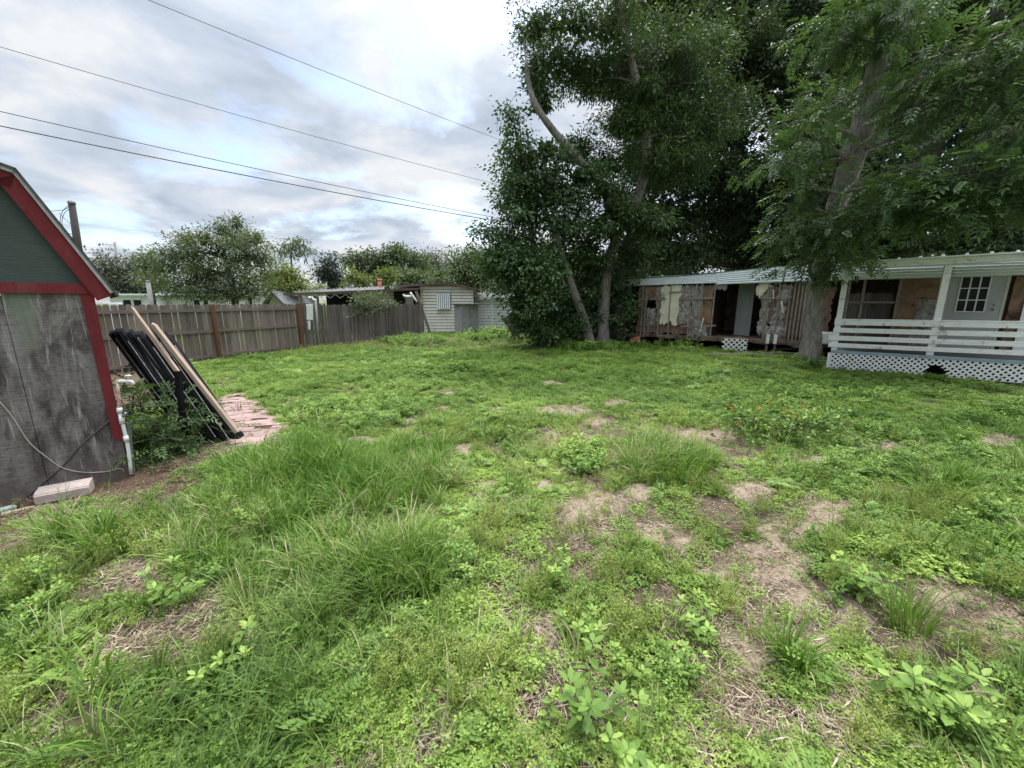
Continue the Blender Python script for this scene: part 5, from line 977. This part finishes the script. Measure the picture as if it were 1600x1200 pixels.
def p_broad(r, nst=4, h=.22, L=.06, W=.034, nodes=5, shape='oval', sp_=.07):
    parts = []
    for s in range(nst):
        a = r.random() * 2 * math.pi; b0 = np.array((math.cos(a), math.sin(a), 0)) * sp_ * .25 * r.random(); top = b0 + np.array((math.cos(a) * sp_, math.sin(a) * sp_, 0)) * r.uniform(.5, 1.4) + (0, 0, h * r.uniform(.6, 1.05)); parts.append(stems([b0], [top], .0022, .35)); ph = r.random() * 3
        for k in range(nodes):
            f = .25 + .75 * k / (nodes - 1); p = b0 + (top - b0) * f; m = 2 if k < nodes - 1 else 5; aa = ph + k * 1.57 + np.arange(m) * 2 * math.pi / m + r.normal(0, .25, m); el = r.normal(.15 + .35 * (k == nodes - 1), .2, m)
            D = np.stack([np.cos(aa) * np.cos(el), np.sin(aa) * np.cos(el), np.sin(el)], 1); sc = (1 - .15 * abs(f - .55)) * (1 if k < nodes - 1 else .75); parts.append(leafset(np.tile(p, (m, 1)) + D * .008, D, unit(np.array((0, 0, 1.0)) + r.normal(0, .25, (m, 3))), L * sc * r.uniform(.8, 1.2, m), W * sc, np.clip(r.normal(.42 + .32 * (f > .9), .12, m), 0, 1), shape))
    return merge(parts)
def p_pepper(r, nst=11, h=.20, sp_=.10):
    A = []; B = []; Ps = []; Ds = []
    for s in range(nst):
        a = r.random() * 2 * math.pi; b0 = np.array((math.cos(a), math.sin(a), 0)) * .03 * r.random(); top = np.array((math.cos(a) * sp_, math.sin(a) * sp_, 0)) * r.uniform(.2, 1.2) + (0, 0, h * r.uniform(.5, 1.1)); A.append(b0); B.append(top)
        m = 26; f = r.uniform(.3, 1, m); aa = r.random(m) * 6.28; D = np.stack([np.cos(aa), np.sin(aa), r.uniform(.1, .9, m)], 1); Ps.append(b0 + (top - b0) * f[:, None]); Ds.append(D)
    P = np.concatenate(Ps); D = np.concatenate(Ds); n = len(P); d = unit(D); Lk = r.uniform(.003, .010, n)
    return merge([stems(A, B, .0009, .35), leafset(P + d * Lk[:, None], D, unit(r.normal(size=(n, 3)) + (0, 0, .6)), r.uniform(.008, .016, n), .009, np.clip(r.normal(.55, .2, n), 0, 1))])
def p_pinnate(r, n=7, L=.14, h=.06, lw=.02):
    parts = []
    for k in range(n):
        a = r.random() * 6.28; el = r.uniform(.15, .8); d = np.array((math.cos(a) * math.cos(el), math.sin(a) * math.cos(el), math.sin(el))); b0 = np.array((0, 0, h * r.random())); t_ = np.linspace(.3, 1, 5); P = b0 + d * (t_ * L)[:, None] - np.array((0, 0, 1.0)) * (t_**2 * L * .3)[:, None]; s = unit(np.cross(d, (0, 0, 1.0))); q = r.uniform(.3, .8)
        parts.append(stems([b0], [P[-1]], .001, .4))
        for sg in (-1, 1): parts.append(leafset(P, d * .4 + s * sg * np.ones((5, 1)), np.tile((0, 0, 1.0), (5, 1)), L * .3, lw, q, 'dia'))
    return merge(parts)
def p_straw(r, n=40, Rr=.12):
    a = r.random(n) * 6.28; q = Rr * np.sqrt(r.random(n)); P = np.stack([q * np.cos(a), q * np.sin(a), r.uniform(.002, .018, n)], 1); b_ = r.random(n) * 6.28; D = np.stack([np.cos(b_), np.sin(b_), r.normal(0, .08, n)], 1)
    return leafset(P, D, unit(np.array((0, 0, 1.0)) + r.normal(0, .3, (n, 3))), r.uniform(.02, .11, n), r.uniform(.002, .006, n), r.random(n))
def p_crumb(r, n=46, Rr=.13):
    a = r.random(n) * 6.28; q = Rr * np.sqrt(r.random(n)); c = np.stack([q * np.cos(a), q * np.sin(a), np.full(n, .002)], 1); s = .0015 + .0055 * r.random(n)**4
    O = np.array([(1, 0, 0), (0, 1, 0), (-1, 0, 0), (0, -1, 0), (0, 0, .8), (0, 0, -.8)]); V = c[:, None] + O[None] * s[:, None, None] * r.uniform(.6, 1.4, (n, 6, 1)); T_ = np.array([(0, 1, 4), (1, 2, 4), (2, 3, 4), (3, 0, 4), (1, 0, 5), (2, 1, 5), (3, 2, 5), (0, 3, 5)])
    F = (np.arange(n) * 6)[:, None, None] + T_[None]; return V.reshape(-1, 3), F.reshape(-1, 3), np.repeat(r.random(n), 6)
PROT = {}
def proto(key, fn, mat, nvar):
    c = bpy.data.collections.new('plants_' + key)
    for k in range(nvar):
        V, F, T = fn(np.random.default_rng(1000 + 17 * k + len(key))); o = npmesh('%s_%02d' % (key, k), V, F, mat, tint=T, hidden=True); c.objects.link(o)
    PROT[key] = (c, nvar)
proto('tall', lambda r: blades(26, .06, .18, .44, .0095, r, .30, 1.55, 6), LG_long, 5)
proto('short', lambda r: blades(22, .06, .05, .15, .0055, r, .3, 1.2, 4), LG_short, 4)
proto('thin', lambda r: blades(16, .05, .14, .38, .0055, r, .25, 1.6, 5), LG_short, 4)
proto('wide', lambda r: blades(18, .05, .14, .30, .011, r, .35, 1.5, 5), LG_long, 3)
proto('clover', lambda r: p_clover(r), LG_clov, 5)
proto('mat', lambda r: p_clover(r, 56, .11, .04, .013), LG_clov, 4)
proto('broad', lambda r: p_broad(r, 5, .20, .048, .029), LG_weed, 5)
proto('small', lambda r: p_broad(r, 6, .09, .025, .016, 5, 'dia', .07), LG_weed, 4)
proto('pepper', lambda r: p_pepper(r), LG_pep, 4)
proto('pinnate', lambda r: p_pinnate(r), LG_weed, 4)
proto('straw', lambda r: p_straw(r), LG_straw, 5)
LG_crumb = leaf_mat('soil_crumb', (0.10, 0.075, 0.053), (0.25, 0.195, 0.14), (0.38, 0.31, 0.23), 0.0, .9, .1)
proto('crumb', lambda r: p_crumb(r), LG_crumb, 4)
proto('stalk', lambda r: blades(5, .03, .3, .65, .0035, r, .15, .5, 5), LG_short, 3)
def scatter_group(coll):
    ng = bpy.data.node_groups.new('scatter_' + coll.name, 'GeometryNodeTree'); ng.interface.new_socket('Geometry', in_out='INPUT', socket_type='NodeSocketGeometry'); ng.interface.new_socket('Geometry', in_out='OUTPUT', socket_type='NodeSocketGeometry')
    N = ng.nodes.new; L = ng.links.new; i = N('NodeGroupInput'); o = N('NodeGroupOutput'); ci = N('GeometryNodeCollectionInfo'); ci.inputs[0].default_value = coll; ci.inputs['Separate Children'].default_value = True; ci.inputs['Reset Children'].default_value = True
    iop = N('GeometryNodeInstanceOnPoints'); iop.inputs['Pick Instance'].default_value = True
    def na(n, ty): a = N('GeometryNodeInputNamedAttribute'); a.data_type = ty; a.inputs[0].default_value = n; return a.outputs[0]
    e = N('FunctionNodeEulerToRotation'); L(na('rot', 'FLOAT_VECTOR'), e.inputs[0]); L(i.outputs[0], iop.inputs['Points']); L(ci.outputs[0], iop.inputs['Instance']); L(na('idx', 'INT'), iop.inputs['Instance Index']); L(e.outputs[0], iop.inputs['Rotation']); L(na('scl', 'FLOAT_VECTOR'), iop.inputs['Scale']); L(iop.outputs[0], o.inputs[0]); return ng
def scatter(name, label, cat, key, P, scl, r, tilt=.15):
    coll, nv = PROT[key]; n = len(P); me = bpy.data.meshes.new(name); me.vertices.add(n); me.vertices.foreach_set('co', P.astype(np.float32).ravel())
    rot = np.stack([r.normal(0, tilt, n), r.normal(0, tilt, n), r.random(n) * 6.283], 1).astype(np.float32); s3 = np.stack([scl * r.uniform(.9, 1.1, n), scl * r.uniform(.9, 1.1, n), scl * r.uniform(.8, 1.2, n)], 1).astype(np.float32)
    a = me.attributes.new('rot', 'FLOAT_VECTOR', 'POINT'); a.data.foreach_set('vector', rot.ravel()); a = me.attributes.new('scl', 'FLOAT_VECTOR', 'POINT'); a.data.foreach_set('vector', s3.ravel()); a = me.attributes.new('patch', 'FLOAT', 'POINT'); a.data.foreach_set('value', ((fbm(P[:, 0] * .8 + 15, P[:, 1] * .8 + 35, 3) - .5) * .9 + (fbm(P[:, 0] * 2.6 + 5, P[:, 1] * 2.6 + 65, 2) - .5) * .6 - .04).astype(np.float32)); a = me.attributes.new('idx', 'INT', 'POINT'); a.data.foreach_set('value', r.integers(0, nv, n).astype(np.int32))
    o = bpy.data.objects.new(name, me); COL.objects.link(o); mo = o.modifiers.new('scatter', 'NODES'); mo.node_group = scatter_group(coll); return tag(o, label, cat, kind='stuff')
r = np.random.default_rng(77); pts = []
for y0, y1, den in ((.55, 1.8, 950), (1.8, 3, 800), (3, 4.5, 560), (4.5, 7, 480), (7, 10, 330), (10, 14, 200), (14, 22, 60)):
    W = 1.36 * y1 + 3.2; n = int(den * 2 * W * (y1 - y0)); x = r.uniform(-W, W, n); y = r.uniform(y0, y1, n); ex = np.abs(x) - 1.36 * y; k = (ex < .8) | ((ex < 3.2) & (r.random(n) < .3)); pts.append(np.stack([x[k], y[k]], 1))
pts = np.concatenate(pts); X, Yy = pts[:, 0], pts[:, 1]
def side(p, d): return (X - p[0]) * -d[1] + (Yy - p[1]) * d[0]
def loc2(P): q = pts - P.p[:2]; return q @ P.d[:2], q @ P.n[:2]
s, d = loc2(PS); ok = ~((s > -4) & (s < .05) & (d > -.06)); ok &= ~((s > -4) & (s < 1.2) & (d > 3))
s, d = loc2(PT); ok &= ~((d > .25) & (s > -12.6)); s, d = loc2(PP); ok &= ~((s > -.02) & (d > .02))
ok &= (X - f0[0]) * (f2 - f0)[1] - (Yy - f0[1]) * (f2 - f0)[0] > .08 * np.linalg.norm(f2 - f0); ok &= ((X - f2[0]) * (f3 - f2)[1] - (Yy - f2[1]) * (f3 - f2)[0] > .1 * np.linalg.norm(f3 - f2)) | (Yy > f3[1])
ok &= Yy < 21.8
qa = gp(-30, 806)[:2]; qb = gp(210, 748)[:2]; qd = (qb - qa) / np.linalg.norm(qb - qa); tt_ = np.clip((pts - qa) @ qd, 0, np.linalg.norm(qb - qa)); dd_ = np.linalg.norm(pts - qa - tt_[:, None] * qd, axis=1); ok &= (dd_ > .30) | (r.random(len(pts)) < .03)
s, d = loc2(PP); ok &= ~((s > -.3) & (d > -.35) & (r.random(len(pts)) < .6))
ok &= (np.abs(Yy) > .9) | (np.hypot(X, Yy) > .9)
pts = pts[ok]; X, Yy = pts[:, 0], pts[:, 1]; Zz = gz(X, Yy); U_, V_ = proj(np.stack([X, Yy, Zz], 1)); n = len(X)
onpav = np.array([V_[i] < 720 and V_[i] > 600 and U_[i] < 460 and inside(X[i], Yy[i], pav) for i in range(n)])
mt, mp, mbr = emask(TALL, U_, V_, X, Yy, .35), emask(PEPPER, U_, V_, X, Yy, .4), emask(BROAD, U_, V_, X, Yy, .4); mba = emask(BARE, U_, V_, X, Yy); mmu = emask(MULCH, U_, V_, X, Yy)
bare = np.maximum(mba, mmu * .95) * (1 - .8 * mt); nA = fbm(X * .9 + 70, Yy * .9 + 40, 3); nB = fbm(X * 1.7 + 10, Yy * 1.7 + 80, 3); nC = fbm(X * 3 + 25, Yy * 3 + 45, 3)
q = r.random(n); ty = np.full(n, '', dtype='<U8'); size = .75 + .7 * nB + .25 * r.random(n)
nearf = np.clip((6 - Yy) / 4, 0, 1); farf = np.clip((Yy - 6) / 5, 0, 1)
thin_out = np.clip((.49 - nC) * 6, 0, .85) * (1 - .3 * farf); thin_out = np.maximum(thin_out, emask(SPARSE, U_, V_, X, Yy, .4) * np.clip((.62 - nB) * 5, .2, .92))      # patchy open soil everywhere, closing up far off
keep = (r.random(n) > np.maximum(bare * .86, thin_out * (1 - mt))) & ~(onpav & (r.random(n) > .04))
a = r.random(n); b2_ = r.random(n)
ty[:] = np.where(b2_ < .40 + .5 * (nA - .5) * 2, 'clover', np.where(b2_ < .76, 'mat', np.where(b2_ < .86, 'short', np.where(b2_ < .965, 'small', np.where(b2_ < .985, 'pinnate', 'wide')))))
leftf = np.clip((760 - U_) / 300, 0, 1) * nearf; ty = np.where((ty == 'wide') & (Yy > 5), 'mat', ty)
ty = np.where((a < leftf * .22 + .03 * nearf) & (V_ > 780), np.where(b2_ < .85, 'thin', 'tall'), ty)
ty = np.where((q < mbr * .34), np.where(r.random(n) < .5, 'broad', 'small'), ty); ty = np.where((q < mp * .42), np.where(r.random(n) < .85, 'pepper', 'thin'), ty); ty = np.where(q < mt * .62, np.where(r.random(n) < .82, 'tall', np.where(r.random(n) < .5, 'wide', 'broad')), ty)
msp = emask(SPARSE, U_, V_, X, Yy, .4); rs_ = r.random(n); ty = np.where((rs_ < msp * .38) & ~np.isin(ty, ['tall', 'broad']), np.where(rs_ < msp * .22, 'pepper', 'short'), ty)
lush = emask([(860, 528, 140, 12), (1050, 540, 70, 10), (770, 525, 60, 14), (640, 535, 60, 8), (1000, 535, 60, 14), (1262, 574, 34, 7), (930, 545, 60, 8)], U_, V_, X, Yy, .3)
ty = np.where((lush > .3) & (r.random(n) < .6), np.where(r.random(n) < .8, 'broad', 'tall'), ty)
acc = {'tall': .5, 'wide': .5, 'broad': .4, 'pepper': .5, 'thin': .75, 'small': .8, 'pinnate': .8, 'clover': 1, 'mat': 1, 'short': .9}
keep &= r.random(n) < np.array([acc[t_] for t_ in ty])
size = .5 + .8 * nB + .25 * r.random(n)
low = np.isin(ty, ['clover', 'mat', 'small', 'pinnate']); size = np.where(low, size * (.9 + .25 * farf + .6 * lush), size); size = np.where(ty == 'tall', size * (.44 + .36 * mt) * (1 - .45 * farf) * (1 + .5 * lush), size); size = np.where(ty == 'pepper', size * .8, size); size = np.where(ty == 'broad', size * .8 * (1 - .2 * farf) * (1 + 1.1 * lush), size); size = np.where(ty == 'thin', size * .8, size)
LBL = {'tall': ('tall_grass', 'long arching blades of tall green grass growing in thick tussocks across the yard', 'grass'), 'wide': ('wide_grass', 'coarse wide bladed grass dotted through the yard', 'grass'), 'short': ('short_grass', 'short yellowish lawn grass between the weeds', 'grass'), 'thin': ('wiry_grass', 'wiry thin bladed grass leaning in all directions in the foreground', 'grass'),
       'clover': ('ground_cover', 'clover like ground cover carpeting most of the yard', 'ground cover'), 'mat': ('creeping_weed', 'low creeping small leaved weed matting the soil', 'ground cover'), 'broad': ('leafy_weeds', 'upright broad leaved weeds with opposite leaves in patches', 'weeds'), 'small': ('low_weeds', 'low small leaved weeds among the ground cover', 'weeds'), 'pepper': ('seedy_weeds', 'yellowish wispy weeds covered in tiny seed pods', 'weeds'), 'pinnate': ('feathery_weeds', 'small feathery leaved seedlings near the ground', 'weeds')}
size = np.where(bare > .35, size * .7, size)
for key, (nm, lb, ct) in LBL.items():
    k = keep & (ty == key); scatter(nm, lb, ct, key, np.stack([X[k], Yy[k], Zz[k] - .004], 1), size[k], r)
k = (r.random(n) < np.clip(np.maximum(mmu * .5, mba * .22) + .07, 0, .5)) & (Yy < 9); scatter('dry_litter', 'scattered dry straw and twigs lying on the bare soil', 'litter', 'straw', np.stack([X[k], Yy[k], Zz[k] + .002], 1), .45 + .7 * r.random(k.sum()), r, .05)
k = (r.random(n) < np.clip(np.maximum(mba, mmu) * .55 + .06, 0, .6)) & (Yy < 9); scatter('soil_crumbs', 'loose crumbs of soil, grit and small pebbles on the bare patches', 'soil crumbs', 'crumb', np.stack([X[k], Yy[k], Zz[k] + .006], 1), .6 + .9 * r.random(k.sum()), r, .04)
k = keep & (r.random(n) < .007) & (Yy < 6) & (V_ > 700); scatter('seed_stalks', 'thin upright grass stalks standing above the foreground weeds', 'grass', 'stalk', np.stack([X[k], Yy[k], Zz[k]], 1), .5 + .5 * r.random(k.sum()), r)

# plants one can point to
def plant(name, label, cat, u, v, V, F, T, mat, scl=1.0, group=None, part='foliage'):
    p = gp(u, v); p[2] = gz(p[0], p[1]) - .01; o = thing(name, label, cat, p, group); npmesh(part, V * scl + p, F, mat, o, tint=T); return o, p
wd = [(918, 1118, 'big leafy weed with pale top leaves right of centre at the bottom of the yard', .95), (622, 1038, 'lone weed with rounded bright leaves in thin grass left of centre', .6), (352, 1045, 'bright leafy weed by the wiry grass in the lower left foreground', .75), (1000, 1196, 'light green weed with pointed leaves cut off by the bottom edge', .8), (900, 985, 'dark green leafy weed between the seedy weeds below the mulch strip', .7), (1440, 1120, 'spreading broad leaved weed near the bottom right corner', 1.05), (655, 975, 'small leafy weed right of the long grass tussock', .5), (1340, 930, 'bushy leafy weed on the sandy patch at right', 1.0), (870, 905, 'bright weed with paired leaves on the edge of the brown mulch', .7), (1100, 1000, 'leafy weed left of the sandy hollow in the right foreground', .7), (280, 935, 'pale leaved weed clump in the left foreground grass', .85), (845, 1150, 'small weed beside the big leafy one at the bottom', .55)]
for i, (u, v, lb, s_) in enumerate(wd):
    V, F, T = p_broad(np.random.default_rng(300 + i), 5 if s_ > .6 else 2, .24, .072, .040, 5, 'oval', .13); plant('leafy_weed', lb, 'weed', u, v, V, F, T, LG_weed, s_, 'leafy weeds in the foreground')
rr_ = np.random.default_rng(401)
V, F, T = merge([(lambda q, o_: (q[0] * (1, 1, .9) + o_, q[1], q[2]))(p_clover(np.random.default_rng(410 + i), 60, .12, .13, .034), np.array((math.cos(i * 2.4), math.sin(i * 2.4), 0)) * .035 * i**.62 * 1.9) for i in range(11)]); plant('clover_mound', 'rounded mound of pale green clover like leaves on the bare soil at right', 'weed', 1412, 868, V, F, T, LG_clov, .85)
def tussock(label, u, v, n, Rb, L0, L1, w, seed, mat=LG_long, th1=1.45):
    V, F, T = blades(n, Rb, L0, L1, w, np.random.default_rng(seed), .2, th1, 7); plant('grass_tussock', label, 'grass', u, v, V, F, T, mat, 1, 'grass tussocks')
tussock('bright green grass tussock alone in the middle of the yard', 1035, 738, 620, .40, .14, .32, .010, 501)
tussock('fine bladed fountain like tussock left of centre in the foreground', 590, 925, 240, .20, .20, .42, .0062, 502, LG_short, 1.5)
tussock('spiky green grass clump on the sandy ground at lower right', 1235, 1045, 110, .06, .15, .30, .007, 503, LG_long, 1.2)
tussock('coarse grass clump growing just below the pinkish block', 165, 868, 70, .10, .2, .36, .013, 504, LG_long, 1.3)
tussock('upright grass clump with tall stalks on the right foreground', 1420, 985, 90, .08, .2, .45, .006, 505, LG_long, .8)
# lantana
r = np.random.default_rng(601); lp = gp(1205, 692); la = thing('lantana_bush', 'low dark green bush dotted with small orange flowers in the right of the yard', 'bush', lp); cl = clusters([(lp + np.array((dx, dy, .2)), np.array((.34, .34, .24))) for dx, dy in ((-.35, 0), (0, .15), (.35, .05), (.7, .2), (-.1, .5), (.45, .55))], 70, r, .1)
g = MB(); limbs(g, [lp, lp + (0, 0, .08)], [.02, .015], cl, r, .004, 4); g.build('stems', M_barkd, la); V, F, T = crown(cl, 9, .05, .058, .036, r, .1, 'oval', flat=.9); npmesh('foliage', V, F, LG_weed, la, tint=T)
tops = np.concatenate([p for _, p, _ in cl]); 
for i in range(24):
    while True:
        c = tops[r.integers(len(tops))]
        if c[2] > .16: break
    m = 16; D = unit(r.normal(size=(m, 3)) + (0, 0, .9)); c = c + (r.normal(0, .03), r.normal(0, .03), .07); V, F, T = leafset(np.tile(c, (m, 1)) + D * .008, D, unit(r.normal(size=(m, 3))), .018, .014, r.random(m)); npmesh('flower_head', V, F, LG_flower, la, tint=T)
# dark weed clumps farther off
for i, (u, v, lb, s_) in enumerate(((725, 580, 'dark green weed clump standing in the pale middle lawn', 1.5), (525, 640, 'dark leafy clump left of the middle of the lawn', 1.0), (672, 588, 'smaller dark clump left of the dark weed clump', 1.1), (905, 735, 'leafy clump left of the lone grass tussock', 1.0), (770, 528, 'big leafy mound of weeds beside the white annex', 3.0), (850, 540, 'leafy weeds massed at the foot of the mulberry like tree', 2.6), (1075, 552, 'leafy weeds growing up against the trailer sill', 1.5))):
    V, F, T = merge([(lambda q, o_: (q[0] + o_, q[1], q[2]))(p_broad(np.random.default_rng(700 + 20 * i + j), 5, .16, .045, .028, 5, 'dia', .10), np.append(np.random.default_rng(900 + 20 * i + j).normal(0, .11, 2), 0)) for j in range(12)]); plant('weed_clump', lb, 'weed', u, v, V, F, T, LG_weed, s_, 'dark weed clumps')
